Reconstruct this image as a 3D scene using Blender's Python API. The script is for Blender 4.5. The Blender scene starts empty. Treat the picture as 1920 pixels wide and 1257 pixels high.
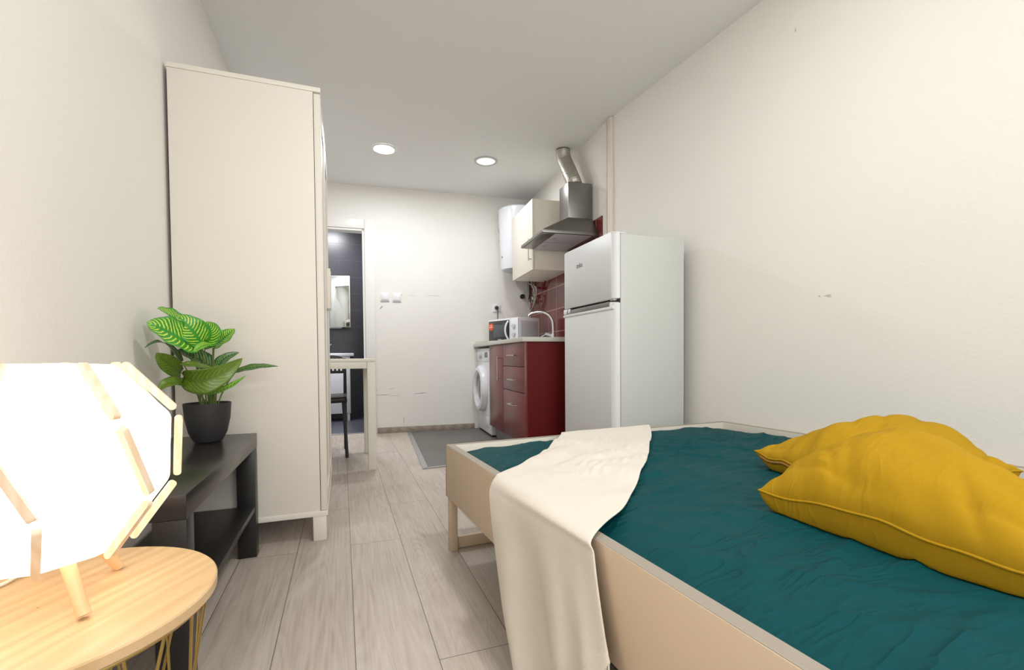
import bpy, bmesh, math, random
from mathutils import Vector, Matrix, noise
random.seed(4)
S = bpy.context.scene
COL = S.collection
R = math.radians
PI = math.pi

# ------------------------------------------------------------------ materials
def lin(c):
    return tuple(((x / 12.92) if x <= .04045 else ((x + .055) / 1.055) ** 2.4) for x in c)

def rgb(r, g, b):
    return lin((r / 255, g / 255, b / 255)) + (1.0,)

def new_mat(name):
    m = bpy.data.materials.new(name)
    m.use_nodes = True
    nt = m.node_tree
    return m, nt, nt.nodes['Principled BSDF']

def mat(name, col, rough=.5, metal=0.0, var=.04, vscale=6, bump=0.0, bscale=60, emit=0, ecol=None,
        stretch=None, spec=.5, sheen=0.0, coat=0.0):
    m, nt, b = new_mat(name)
    N, L = nt.nodes, nt.links
    tc = N.new('ShaderNodeTexCoord')
    mp = N.new('ShaderNodeMapping')
    L.new(tc.outputs['Object'], mp.inputs['Vector'])
    if stretch: mp.inputs['Scale'].default_value = stretch
    n1 = N.new('ShaderNodeTexNoise'); n1.inputs['Scale'].default_value = vscale; n1.inputs['Detail'].default_value = 4
    L.new(mp.outputs[0], n1.inputs['Vector'])
    mx = N.new('ShaderNodeMix'); mx.data_type = 'RGBA'
    mx.inputs[6].default_value = tuple(c * (1 - var) for c in col[:3]) + (1,)
    mx.inputs[7].default_value = tuple(min(1, c * (1 + var)) for c in col[:3]) + (1,)
    L.new(n1.outputs['Fac'], mx.inputs[0])
    L.new(mx.outputs[2], b.inputs['Base Color'])
    b.inputs['Roughness'].default_value = rough
    b.inputs['Metallic'].default_value = metal
    b.inputs['Specular IOR Level'].default_value = spec
    if sheen: b.inputs['Sheen Weight'].default_value = sheen
    if coat: b.inputs['Coat Weight'].default_value = coat
    if bump:
        n2 = N.new('ShaderNodeTexNoise'); n2.inputs['Scale'].default_value = bscale; n2.inputs['Detail'].default_value = 5
        L.new(mp.outputs[0], n2.inputs['Vector'])
        bp = N.new('ShaderNodeBump'); bp.inputs['Strength'].default_value = bump; bp.inputs['Distance'].default_value = .01
        L.new(n2.outputs['Fac'], bp.inputs['Height']); L.new(bp.outputs[0], b.inputs['Normal'])
    if emit:
        b.inputs['Emission Color'].default_value = ecol or (1, 1, 1, 1)
        b.inputs['Emission Strength'].default_value = emit
    return m

def ramp(N, stops):
    r = N.new('ShaderNodeValToRGB'); e = r.color_ramp.elements
    e[0].position, e[0].color = stops[0]
    e[1].position, e[1].color = stops[-1]
    for p, c in stops[1:-1]:
        q = e.new(p); q.color = c
    return r

def wood(name, base, dark, scale=(1, 1, 1), rough=.45, wscale=3.0, dist=6.0, bump=.05, mixamt=.6):
    """Straight-grained veneer: noise stretched along the local Y axis plus a distorted wave."""
    m, nt, b = new_mat(name)
    N, L = nt.nodes, nt.links
    tc = N.new('ShaderNodeTexCoord'); mp = N.new('ShaderNodeMapping'); mp.inputs['Scale'].default_value = scale
    L.new(tc.outputs['Object'], mp.inputs['Vector'])
    n = N.new('ShaderNodeTexNoise'); n.inputs['Scale'].default_value = wscale * 6; n.inputs['Detail'].default_value = 8
    n.inputs['Roughness'].default_value = .65
    L.new(mp.outputs[0], n.inputs['Vector'])
    w = N.new('ShaderNodeTexWave'); w.wave_type = 'BANDS'; w.bands_direction = 'X'
    w.inputs['Scale'].default_value = wscale; w.inputs['Distortion'].default_value = dist
    w.inputs['Detail'].default_value = 3; w.inputs['Detail Scale'].default_value = 1.2
    L.new(mp.outputs[0], w.inputs['Vector'])
    mx = N.new('ShaderNodeMix'); mx.data_type = 'FLOAT'; mx.inputs[0].default_value = mixamt
    L.new(w.outputs['Fac'], mx.inputs[2]); L.new(n.outputs['Fac'], mx.inputs[3])
    r = ramp(N, [(.25, dark), (.75, base)])
    L.new(mx.outputs[0], r.inputs[0]); L.new(r.outputs[0], b.inputs['Base Color'])
    b.inputs['Roughness'].default_value = rough
    bp = N.new('ShaderNodeBump'); bp.inputs['Strength'].default_value = bump; bp.inputs['Distance'].default_value = .004
    L.new(mx.outputs[0], bp.inputs['Height']); L.new(bp.outputs[0], b.inputs['Normal'])
    return m

def laminate():
    m, nt, b = new_mat('laminate_floor')
    N, L = nt.nodes, nt.links
    tc = N.new('ShaderNodeTexCoord'); sp = N.new('ShaderNodeSeparateXYZ'); cb = N.new('ShaderNodeCombineXYZ')
    L.new(tc.outputs['Object'], sp.inputs[0])
    ax = N.new('ShaderNodeMath'); ax.operation = 'ADD'; ax.inputs[1].default_value = .19 * 20 - .0185
    ay = N.new('ShaderNodeMath'); ay.operation = 'ADD'; ay.inputs[1].default_value = 10.42
    L.new(sp.outputs['X'], ax.inputs[0]); L.new(sp.outputs['Y'], ay.inputs[0])
    L.new(ay.outputs[0], cb.inputs['X']); L.new(ax.outputs[0], cb.inputs['Y'])
    br = N.new('ShaderNodeTexBrick')
    br.offset = .37; br.inputs['Scale'].default_value = 1; br.inputs['Mortar Size'].default_value = .0011
    br.inputs['Brick Width'].default_value = 1.28; br.inputs['Row Height'].default_value = .19
    br.inputs['Color1'].default_value = (0, 0, 0, 1); br.inputs['Color2'].default_value = (1, 1, 1, 1)
    br.inputs['Mortar'].default_value = (.5, .5, .5, 1); br.inputs['Mortar Smooth'].default_value = .2
    L.new(cb.outputs[0], br.inputs['Vector'])
    # per-plank shift of the grain
    sc = N.new('ShaderNodeVectorMath'); sc.operation = 'SCALE'; sc.inputs['Scale'].default_value = 7.3
    L.new(br.outputs['Color'], sc.inputs[0])
    ad = N.new('ShaderNodeVectorMath'); ad.operation = 'ADD'
    L.new(tc.outputs['Object'], ad.inputs[0]); L.new(sc.outputs[0], ad.inputs[1])
    mp = N.new('ShaderNodeMapping'); mp.inputs['Scale'].default_value = (9, .9, 1)
    L.new(ad.outputs[0], mp.inputs['Vector'])
    # cathedral figure: contour lines of a stretched noise
    nz = N.new('ShaderNodeTexNoise'); nz.inputs['Scale'].default_value = 1.0; nz.inputs['Detail'].default_value = 1.5
    nz.inputs['Distortion'].default_value = .5
    L.new(mp.outputs[0], nz.inputs['Vector'])
    mu = N.new('ShaderNodeMath'); mu.operation = 'MULTIPLY'; mu.inputs[1].default_value = 130
    sn = N.new('ShaderNodeMath'); sn.operation = 'SINE'
    L.new(nz.outputs['Fac'], mu.inputs[0]); L.new(mu.outputs[0], sn.inputs[0])
    mp2 = N.new('ShaderNodeMapping'); mp2.inputs['Scale'].default_value = (110, 4, 1)
    L.new(ad.outputs[0], mp2.inputs['Vector'])
    n2 = N.new('ShaderNodeTexNoise'); n2.inputs['Scale'].default_value = 1; n2.inputs['Detail'].default_value = 5
    L.new(mp2.outputs[0], n2.inputs['Vector'])
    n3 = N.new('ShaderNodeTexNoise'); n3.inputs['Scale'].default_value = 2.5; n3.inputs['Detail'].default_value = 3
    L.new(ad.outputs[0], n3.inputs['Vector'])
    f1 = N.new('ShaderNodeMath'); f1.operation = 'MULTIPLY_ADD'; f1.inputs[1].default_value = .045; f1.inputs[2].default_value = .05
    L.new(sn.outputs[0], f1.inputs[0])
    f2 = N.new('ShaderNodeMath'); f2.operation = 'MULTIPLY_ADD'; f2.inputs[1].default_value = .55
    L.new(n2.outputs['Fac'], f2.inputs[0]); L.new(f1.outputs[0], f2.inputs[2])
    f3 = N.new('ShaderNodeMath'); f3.operation = 'MULTIPLY_ADD'; f3.inputs[1].default_value = .45
    L.new(n3.outputs['Fac'], f3.inputs[0]); L.new(f2.outputs[0], f3.inputs[2])
    rp = ramp(N, [(.25, rgb(156, 142, 129)), (.52, rgb(190, 178, 166)), (.85, rgb(210, 200, 190))])
    L.new(f3.outputs[0], rp.inputs[0])
    sep = N.new('ShaderNodeSeparateColor'); L.new(br.outputs['Color'], sep.inputs[0])
    tn = N.new('ShaderNodeMath'); tn.operation = 'MULTIPLY_ADD'; tn.inputs[1].default_value = .10; tn.inputs[2].default_value = .93
    L.new(sep.outputs[0], tn.inputs[0])
    hs = N.new('ShaderNodeHueSaturation'); L.new(rp.outputs[0], hs.inputs['Color']); L.new(tn.outputs[0], hs.inputs['Value'])
    mx = N.new('ShaderNodeMix'); mx.data_type = 'RGBA'; mx.inputs[7].default_value = rgb(92, 80, 72)
    L.new(br.outputs['Fac'], mx.inputs[0]); L.new(hs.outputs[0], mx.inputs[6])
    L.new(mx.outputs[2], b.inputs['Base Color'])
    b.inputs['Roughness'].default_value = .42
    bp = N.new('ShaderNodeBump'); bp.inputs['Strength'].default_value = .08; bp.inputs['Distance'].default_value = .003
    L.new(f3.outputs[0], bp.inputs['Height']); L.new(bp.outputs[0], b.inputs['Normal'])
    return m

def tiles(name, c1, c2, grout, w, h, axes='XZ', offs=(0, 0), mortar=.0025, rough=.2, stagger=0.0, streak=0.0):
    m, nt, b = new_mat(name)
    N, L = nt.nodes, nt.links
    tc = N.new('ShaderNodeTexCoord'); sp = N.new('ShaderNodeSeparateXYZ'); cb = N.new('ShaderNodeCombineXYZ')
    L.new(tc.outputs['Object'], sp.inputs[0])
    for i, a in enumerate(axes):
        ad = N.new('ShaderNodeMath'); ad.operation = 'ADD'; ad.inputs[1].default_value = offs[i] + 20 * (w, h)[i]
        L.new(sp.outputs[a], ad.inputs[0]); L.new(ad.outputs[0], cb.inputs[i])
    br = N.new('ShaderNodeTexBrick'); br.offset = stagger
    br.inputs['Scale'].default_value = 1; br.inputs['Mortar Size'].default_value = mortar
    br.inputs['Brick Width'].default_value = w; br.inputs['Row Height'].default_value = h
    br.inputs['Color1'].default_value = c1; br.inputs['Color2'].default_value = c2; br.inputs['Mortar'].default_value = grout
    L.new(cb.outputs[0], br.inputs['Vector'])
    src = br.outputs['Color']
    if streak:
        mp = N.new('ShaderNodeMapping'); mp.inputs['Scale'].default_value = (3, 60, 3)
        L.new(cb.outputs[0], mp.inputs['Vector'])
        n = N.new('ShaderNodeTexNoise'); n.inputs['Scale'].default_value = 1; n.inputs['Detail'].default_value = 4
        L.new(mp.outputs[0], n.inputs['Vector'])
        mr = N.new('ShaderNodeMath'); mr.operation = 'MULTIPLY_ADD'; mr.inputs[1].default_value = streak; mr.inputs[2].default_value = 1 - streak / 2
        L.new(n.outputs['Fac'], mr.inputs[0])
        hs = N.new('ShaderNodeHueSaturation'); L.new(src, hs.inputs['Color']); L.new(mr.outputs[0], hs.inputs['Value'])
        src = hs.outputs[0]
    L.new(src, b.inputs['Base Color'])
    b.inputs['Roughness'].default_value = rough
    bp = N.new('ShaderNodeBump'); bp.invert = True; bp.inputs['Strength'].default_value = .4; bp.inputs['Distance'].default_value = .003
    L.new(br.outputs['Fac'], bp.inputs['Height']); L.new(bp.outputs[0], b.inputs['Normal'])
    return m

def fabric(name, col, var=.06, weave=900, rough=.85, sheen=.25, wbump=.25, wr=0.0, wrs=9, wrstretch=(1, 1, 1), spec=.3):
    m, nt, b = new_mat(name)
    N, L = nt.nodes, nt.links
    tc = N.new('ShaderNodeTexCoord')
    n1 = N.new('ShaderNodeTexNoise'); n1.inputs['Scale'].default_value = 14; n1.inputs['Detail'].default_value = 5
    L.new(tc.outputs['Object'], n1.inputs['Vector'])
    mx = N.new('ShaderNodeMix'); mx.data_type = 'RGBA'
    mx.inputs[6].default_value = tuple(c * (1 - var) for c in col[:3]) + (1,)
    mx.inputs[7].default_value = tuple(min(1, c * (1 + var)) for c in col[:3]) + (1,)
    L.new(n1.outputs['Fac'], mx.inputs[0]); L.new(mx.outputs[2], b.inputs['Base Color'])
    b.inputs['Roughness'].default_value = rough; b.inputs['Specular IOR Level'].default_value = spec
    b.inputs['Sheen Weight'].default_value = sheen; b.inputs['Sheen Roughness'].default_value = .5
    v = N.new('ShaderNodeTexVoronoi'); v.inputs['Scale'].default_value = weave
    L.new(tc.outputs['Object'], v.inputs['Vector'])
    bp = N.new('ShaderNodeBump'); bp.inputs['Strength'].default_value = wbump; bp.inputs['Distance'].default_value = .001
    L.new(v.outputs['Distance'], bp.inputs['Height'])
    out = bp
    if wr:
        prev = None
        for k, (rz, sx, sy, sc, gain) in enumerate(((.35, 1, 2.6, wrs, 9), (-.75, 1, 3.2, wrs * 1.7, 8), (1.25, 1, 2.2, wrs * .8, 10))):
            mp = N.new('ShaderNodeMapping'); mp.inputs['Scale'].default_value = (sx, sy, 1); mp.inputs['Rotation'].default_value = (0, 0, rz)
            L.new(tc.outputs['Object'], mp.inputs['Vector'])
            n2 = N.new('ShaderNodeTexNoise'); n2.inputs['Scale'].default_value = sc; n2.inputs['Detail'].default_value = 1.5
            n2.inputs['Distortion'].default_value = 1.1
            L.new(mp.outputs[0], n2.inputs['Vector'])
            m1 = N.new('ShaderNodeMath'); m1.operation = 'SUBTRACT'; m1.inputs[1].default_value = .5; L.new(n2.outputs['Fac'], m1.inputs[0])
            m2 = N.new('ShaderNodeMath'); m2.operation = 'ABSOLUTE'; L.new(m1.outputs[0], m2.inputs[0])
            m3 = N.new('ShaderNodeMath'); m3.operation = 'MULTIPLY_ADD'; m3.inputs[1].default_value = -gain; m3.inputs[2].default_value = 1; m3.use_clamp = True
            L.new(m2.outputs[0], m3.inputs[0])
            m4 = N.new('ShaderNodeMath'); m4.operation = 'POWER'; m4.inputs[1].default_value = 1.7; L.new(m3.outputs[0], m4.inputs[0])
            # each family of creases only shows in patches
            n5 = N.new('ShaderNodeTexNoise'); n5.inputs['Scale'].default_value = 2.6; n5.noise_dimensions = '4D'; n5.inputs['W'].default_value = k * 3.7
            L.new(tc.outputs['Object'], n5.inputs['Vector'])
            m5 = N.new('ShaderNodeMapRange'); m5.inputs[1].default_value = .42; m5.inputs[2].default_value = .68; L.new(n5.outputs['Fac'], m5.inputs[0])
            m6 = N.new('ShaderNodeMath'); m6.operation = 'MULTIPLY'; L.new(m4.outputs[0], m6.inputs[0]); L.new(m5.outputs[0], m6.inputs[1])
            if prev:
                ad = N.new('ShaderNodeMath'); ad.operation = 'ADD'; L.new(prev.outputs[0], ad.inputs[0]); L.new(m6.outputs[0], ad.inputs[1]); prev = ad
            else: prev = m6
        b2 = N.new('ShaderNodeBump'); b2.inputs['Strength'].default_value = wr; b2.inputs['Distance'].default_value = .008
        L.new(prev.outputs[0], b2.inputs['Height']); L.new(bp.outputs[0], b2.inputs['Normal']); out = b2
    L.new(out.outputs[0], b.inputs['Normal'])
    return m

def leaf_mat(name, dark, light, stripe):
    """Leaf blade striped along its side veins: uses the blade's own UV map (u across, v base to tip)."""
    m, nt, b = new_mat(name)
    N, L = nt.nodes, nt.links
    uv = N.new('ShaderNodeTexCoord'); sp = N.new('ShaderNodeSeparateXYZ'); L.new(uv.outputs['UV'], sp.inputs[0])
    a = N.new('ShaderNodeMath'); a.operation = 'SUBTRACT'; a.inputs[1].default_value = .5; L.new(sp.outputs['X'], a.inputs[0])
    ab = N.new('ShaderNodeMath'); ab.operation = 'ABSOLUTE'; L.new(a.outputs[0], ab.inputs[0])
    pw = N.new('ShaderNodeMath'); pw.operation = 'POWER'; pw.inputs[1].default_value = 1.5; L.new(ab.outputs[0], pw.inputs[0])
    sk = N.new('ShaderNodeMath'); sk.operation = 'MULTIPLY_ADD'; sk.inputs[1].default_value = -.75
    L.new(pw.outputs[0], sk.inputs[0]); L.new(sp.outputs['Y'], sk.inputs[2])
    nz = N.new('ShaderNodeTexNoise'); nz.inputs['Scale'].default_value = 9; L.new(uv.outputs['UV'], nz.inputs['Vector'])
    s2 = N.new('ShaderNodeMath'); s2.operation = 'MULTIPLY_ADD'; s2.inputs[1].default_value = .05
    L.new(nz.outputs['Fac'], s2.inputs[0]); L.new(sk.outputs[0], s2.inputs[2])
    mu = N.new('ShaderNodeMath'); mu.operation = 'MULTIPLY'; mu.inputs[1].default_value = 70; L.new(s2.outputs[0], mu.inputs[0])
    sn = N.new('ShaderNodeMath'); sn.operation = 'SINE'; L.new(mu.outputs[0], sn.inputs[0])
    # the stripes fade at the midrib and at the rim
    lim = ramp(N, [(0.03, (0, 0, 0, 1)), (.10, (1, 1, 1, 1)), (.36, (1, 1, 1, 1)), (.47, (0, 0, 0, 1))])
    L.new(ab.outputs[0], lim.inputs[0])
    rs = ramp(N, [(.35, (0, 0, 0, 1)), (.85, (1, 1, 1, 1))]); L.new(sn.outputs[0], rs.inputs[0])
    fm = N.new('ShaderNodeMath'); fm.operation = 'MULTIPLY'; L.new(lim.outputs[0], fm.inputs[0]); L.new(rs.outputs[0], fm.inputs[1])
    base = N.new('ShaderNodeMix'); base.data_type = 'RGBA'; base.inputs[6].default_value = dark; base.inputs[7].default_value = light
    n3 = N.new('ShaderNodeTexNoise'); n3.inputs['Scale'].default_value = 5; L.new(uv.outputs['UV'], n3.inputs['Vector'])
    L.new(n3.outputs['Fac'], base.inputs[0])
    mx = N.new('ShaderNodeMix'); mx.data_type = 'RGBA'; mx.inputs[7].default_value = stripe
    L.new(fm.outputs[0], mx.inputs[0]); L.new(base.outputs[2], mx.inputs[6])
    L.new(mx.outputs[2], b.inputs['Base Color'])
    b.inputs['Roughness'].default_value = .38
    b.inputs['Subsurface Weight'].default_value = 0.0
    return m

M = {}
M['wall'] = mat('plaster_wall', rgb(238, 235, 229), .85, var=.012, vscale=2.5, bump=.12, bscale=110, spec=.2)
M['ceiling'] = mat('plaster_ceiling', rgb(238, 237, 235), .9, var=.01, vscale=2, bump=.06, bscale=120, spec=.15)
M['floor'] = laminate()
M['scuff'] = mat('grey_scuff', rgb(176, 172, 168), .9, var=.15, vscale=90)
M['chip'] = mat('plaster_chip', rgb(196, 190, 178), .9, var=.1, vscale=90)
M['base'] = wood('taupe_skirting', rgb(168, 155, 142), rgb(142, 128, 116), (2, 40, 40), .5, 1.5)
M['trimwhite'] = mat('white_lacquer_trim', rgb(233, 231, 226), .4, var=.01)
M['strip'] = mat('cream_cover_strip', rgb(231, 222, 208), .6, var=.02)
M['metalstrip'] = mat('brushed_aluminium', rgb(186, 186, 190), .35, .9, var=.06, vscale=3, stretch=(60, 3, 60))
M['floortile'] = tiles('grey_floor_tile', rgb(112, 108, 104), rgb(104, 101, 97), rgb(88, 85, 82), .60, .30, 'XY', (.1, .05), .002, .45, .5, .25)
M['bathtile'] = tiles('anthracite_wall_tile', rgb(58, 57, 66), rgb(54, 53, 62), rgb(80, 80, 88), .60, .20, 'XZ', (.012, .081), .0022, .3, 0, .08)
M['bathfloor'] = tiles('anthracite_floor_tile', rgb(92, 94, 106), rgb(86, 88, 100), rgb(66, 66, 72), .45, .45, 'XY', (.1, .2), .003, .35)
M['redtile'] = tiles('oxblood_wall_tile', rgb(112, 40, 40), rgb(104, 36, 37), rgb(206, 164, 140), .20, .20, 'YZ', (.11, .042), .0024, .14)
M['redfront'] = mat('burgundy_laminate_sheen', rgb(118, 50, 50), .30, var=.04, vscale=3)  # paler than the sides: reflected sheen is put into the colour
M['redside'] = mat('burgundy_laminate_shaded', rgb(98, 18, 18), .6, spec=.2, var=.04, vscale=3)  # same laminate as the fronts, shade of the sides put into a darker red
M['steel'] = mat('brushed_steel', rgb(140, 138, 134), .36, 1.0, var=.08, vscale=4, stretch=(4, 4, 90))
M['steelbright'] = mat('brightened_filter_steel', rgb(196, 194, 198), .6, .5, var=.10, vscale=30, bump=.3, bscale=220)  # brightened colour stands in for light thrown up under the hood
M['chrome'] = mat('chrome', rgb(220, 222, 226), .08, 1.0, var=.01)
M['satin'] = mat('satin_nickel', rgb(190, 184, 176), .3, 1.0, var=.03)
M['foil'] = mat('aluminium_duct_foil', rgb(190, 186, 178), .34, .9, var=.12, vscale=30, bump=.35, bscale=90)
M['appl'] = mat('white_enamel', rgb(226, 228, 229), .38, var=.012, vscale=3, bump=.02, bscale=400)
M['applside'] = mat('shaded_enamel_side', rgb(203, 206, 202), .42, var=.012, vscale=3, bump=.03, bscale=500)  # white fridge's side: its shade is put into a greyer tone
M['wash'] = mat('white_plastic', rgb(232, 233, 238), .32, var=.01)
M['washgrey'] = mat('pale_grey_plastic', rgb(196, 198, 204), .4, var=.02)
M['boilerw'] = mat('boiler_white_enamel', rgb(231, 234, 240), .2, var=.01, coat=.3)
M['black'] = mat('black_plastic', rgb(28, 28, 30), .35, var=.05)
M['rubber'] = mat('dark_rubber', rgb(40, 40, 42), .7, var=.05)
M['glassdark'] = mat('dark_glass', rgb(34, 35, 40), .08, var=.04, coat=.4)
M['glassgrey'] = mat('smoked_oven_window', rgb(78, 82, 88), .15, var=.08, vscale=12)
M['lcd'] = mat('grey_display', rgb(92, 92, 94), .2, var=.1, vscale=60)
M['sticker'] = mat('orange_sticker', rgb(226, 86, 50), .5, var=.05)
M['stickerw'] = mat('white_print', rgb(246, 226, 216), .5, var=.02)
M['logo'] = mat('grey_logo_print', rgb(116, 118, 128), .4, var=.03)
M['worktop'] = mat('pale_stone_laminate', rgb(206, 204, 194), .4, var=.05, vscale=60)
M['plinth'] = mat('grey_plinth', rgb(150, 150, 152), .3, .6, var=.04)
M['cabw'] = mat('cream_laminate', rgb(232, 226, 213), .45, var=.012)
M['ward'] = mat('off_white_foil', rgb(228, 223, 213), .45, var=.012, vscale=4, bump=.02, bscale=300)
M['wardseam'] = mat('taupe_panel_edge', rgb(170, 158, 142), .6, var=.02)  # plain taupe for the wardrobe back and the bed's end cap
M['desk'] = mat('white_desk_lacquer', rgb(232, 228, 214), .4, var=.012)
M['chairb'] = mat('black_chair_plastic', rgb(38, 35, 34), .45, var=.06, vscale=20)
M['blackwood'] = mat('black_brown_foil', rgb(29, 27, 26), .36, var=.12, vscale=10, stretch=(1, .2, 1))
M['edge'] = mat('black_brown_foil_face', rgb(38, 35, 33), .26, var=.08, vscale=10)
M['tabletop'] = wood('oak_veneer', rgb(216, 186, 144), rgb(197, 164, 120), (13, 1.2, 1), .35, .8, 9, .02, .72)
M['tableedge'] = wood('oak_edge', rgb(214, 182, 128), rgb(196, 160, 106), (3, 3, 40), .45, 1.1, 3, .03)
M['gold'] = mat('gold_wire', rgb(178, 152, 92), .3, .9, var=.05)
M['lampwood'] = mat('pale_beech', rgb(232, 194, 148), .5, var=.06, vscale=20, stretch=(8, 8, 1))
M['lampclip'] = wood('birch_clip', rgb(246, 224, 198), rgb(236, 206, 172), (6, 6, 1.5), .5, 4, 3, .02)
M['shade'] = mat('lit_white_shade', rgb(250, 240, 224), .6, var=.005, emit=2.7, ecol=(1.0, .84, .66, 1))
M['cord'] = mat('white_cord', rgb(240, 236, 228), .5, var=.02, bump=.4, bscale=600)
M['pot'] = mat('anthracite_pot', rgb(42, 41, 42), .6, var=.06, vscale=20, bump=.05, bscale=300)
M['soil'] = mat('dark_soil', rgb(40, 32, 26), .95, var=.3, vscale=80, bump=.8, bscale=120)
M['stem'] = mat('green_stem', rgb(96, 116, 48), .5, var=.2, vscale=30)
M['leaf'] = leaf_mat('striped_leaf', rgb(40, 128, 36), rgb(70, 160, 46), rgb(216, 230, 92))
M['leafd'] = leaf_mat('dark_striped_leaf', rgb(26, 70, 34), rgb(44, 96, 44), rgb(140, 170, 80))
M['leafo'] = leaf_mat('olive_leaf_underside', rgb(74, 104, 24), rgb(92, 122, 30), rgb(112, 140, 42))
M['bedside'] = mat('beige_bed_board', rgb(222, 200, 174), .5, var=.02, vscale=5, bump=.03, bscale=300)
M['bededge'] = mat('greige_board_edge', rgb(158, 149, 136), .5, var=.06, vscale=6, stretch=(60, 2, 60))
M['bedin'] = mat('pale_board_inside', rgb(224, 218, 206), .5, var=.02)
M['sheet'] = fabric('teal_cotton_sheet', rgb(2, 68, 73), .05, 1500, .62, .0, .10, .5, 3.6, spec=.12)
M['throw'] = fabric('cream_woven_throw', rgb(226, 219, 207), .03, 420, .95, .05, .5, spec=.15)
M['pillow'] = fabric('mustard_cotton', rgb(174, 136, 28), .05, 1300, .9, .0, .12, .20, 4, spec=.1)
M['zip'] = mat('brown_zip_tape', rgb(150, 104, 24), .6, var=.1, vscale=80)
M['mirror'] = mat('mirror', rgb(236, 240, 240), .02, 1.0, var=0)
M['socket'] = mat('white_switch_plastic', rgb(236, 236, 238), .35, var=.01)
M['ledon'] = mat('lit_downlight', rgb(255, 255, 255), .5, var=0, emit=14, ecol=(.95, .97, 1, 1))
M['ledoff'] = mat('frosted_panel', rgb(246, 248, 250), .5, var=0, emit=.55, ecol=(.95, .97, 1, 1))
M['added_fill'] = mat('glowing_fill_pane', rgb(235, 240, 245), .1, var=0, emit=1.0, ecol=(.95, .98, 1, 1))  # glow of the added rear window, for fill
M['ring'] = mat('grey_light_trim', rgb(190, 190, 190), .4, .2, var=.02)
M['hose'] = mat('grey_braided_hose', rgb(176, 172, 166), .4, .4, var=.15, vscale=120, bump=.5, bscale=700)

# ------------------------------------------------------------------ mesh helpers
class MB:
    def __init__(s): s.bm = bmesh.new()
    def box(s, x0, y0, z0, x1, y1, z1, bev=0.0, seg=2, mi=0):
        x0, x1 = sorted((x0, x1)); y0, y1 = sorted((y0, y1)); z0, z1 = sorted((z0, z1))
        vs = [s.bm.verts.new((x, y, z)) for x in (x0, x1) for y in (y0, y1) for z in (z0, z1)]
        fs = [s.bm.faces.new([vs[i] for i in f]) for f in
              ((0, 1, 3, 2), (4, 6, 7, 5), (0, 4, 5, 1), (2, 3, 7, 6), (0, 2, 6, 4), (1, 5, 7, 3))]
        for f in fs: f.material_index = mi
        if bev:
            es = list({e for f in fs for e in f.edges})
            r = bmesh.ops.bevel(s.bm, geom=es, offset=bev, segments=seg, affect='EDGES', profile=.5)
            for f in r['faces']: f.material_index = mi
        return s
    def loft(s, rings, cap=True, closed=True, mi=0):
        vr = [[s.bm.verts.new(p) for p in r] for r in rings]
        n = len(vr[0])
        for a, b in zip(vr, vr[1:]):
            for i in range(n if closed else n - 1):
                f = s.bm.faces.new((a[i], a[(i + 1) % n], b[(i + 1) % n], b[i])); f.material_index = mi
        if cap and closed:
            for r_, rev in ((vr[0], True), (vr[-1], False)):
                f = s.bm.faces.new(list(reversed(r_)) if rev else r_); f.material_index = mi
        return s
    def lathe(s, prof, c=(0, 0, 0), n=40, cap=True, axis='Z', mi=0):
        rings = []
        for r, h in prof:
            ring = []
            for i in range(n):
                a = 2 * PI * i / n
                u, v = r * math.cos(a), r * math.sin(a)
                if axis == 'Z': p = (c[0] + u, c[1] + v, c[2] + h)
                elif axis == 'X': p = (c[0] + h, c[1] + u, c[2] + v)
                else: p = (c[0] + v, c[1] + h, c[2] + u)
                ring.append(p)
            rings.append(ring)
        return s.loft(rings, cap, mi=mi)
    def tube(s, pts, r, n=10, closed=False, cap=True, mi=0):
        pts = [Vector(p) for p in pts]; N = len(pts)
        rad = r if isinstance(r, (list, tuple)) else [r] * N
        t0 = (pts[1] - pts[0]).normalized()
        up = Vector((0, 0, 1)) if abs(t0.z) < .9 else Vector((1, 0, 0))
        u = t0.cross(up).normalized(); rings = []
        for i in range(N):
            if closed: t = (pts[(i + 1) % N] - pts[i - 1]).normalized()
            else: t = (pts[min(i + 1, N - 1)] - pts[max(i - 1, 0)]).normalized()
            u = (u - t * u.dot(t)).normalized(); v = t.cross(u)
            rings.append([pts[i] + (u * math.cos(2 * PI * k / n) + v * math.sin(2 * PI * k / n)) * rad[i] for k in range(n)])
        if closed: rings.append(rings[0])
        s.loft(rings, cap and not closed, mi=mi)
        if closed: bmesh.ops.remove_doubles(s.bm, verts=s.bm.verts, dist=1e-6)
        return s
    def prism(s, poly, z0, z1, f=None, mi=0):
        f = f or (lambda x, y, z: (x, y, z))
        return s.loft([[f(x, y, z0) for x, y in poly], [f(x, y, z1) for x, y in poly]], mi=mi)
    def grid(s, fn, nu, nv, uv=False, mi=0):
        vs = [[s.bm.verts.new(fn(i / nu, j / nv)) for j in range(nv + 1)] for i in range(nu + 1)]
        lay = s.bm.loops.layers.uv.verify() if uv else None
        for i in range(nu):
            for j in range(nv):
                f = s.bm.faces.new((vs[i][j], vs[i + 1][j], vs[i + 1][j + 1], vs[i][j + 1])); f.material_index = mi
                if uv:
                    for l, (a, b) in zip(f.loops, ((i, j), (i + 1, j), (i + 1, j + 1), (i, j + 1))):
                        l[lay].uv = (b / nv, a / nu)
        return vs
    def build(s, name, m, parent=None, smooth=35, loc=None):
        bmesh.ops.recalc_face_normals(s.bm, faces=s.bm.faces)
        me = bpy.data.meshes.new(name); s.bm.to_mesh(me); s.bm.free()
        for x in (m if isinstance(m, (list, tuple)) else [m]): me.materials.append(x)
        if smooth:
            me.shade_smooth()
            me.set_sharp_from_angle(angle=R(smooth))
        o = bpy.data.objects.new(name, me); COL.objects.link(o)
        if parent: o.parent = parent
        if loc: o.location = loc
        return o

def box(*a, **k): return MB().box(*a, **k)

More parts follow.
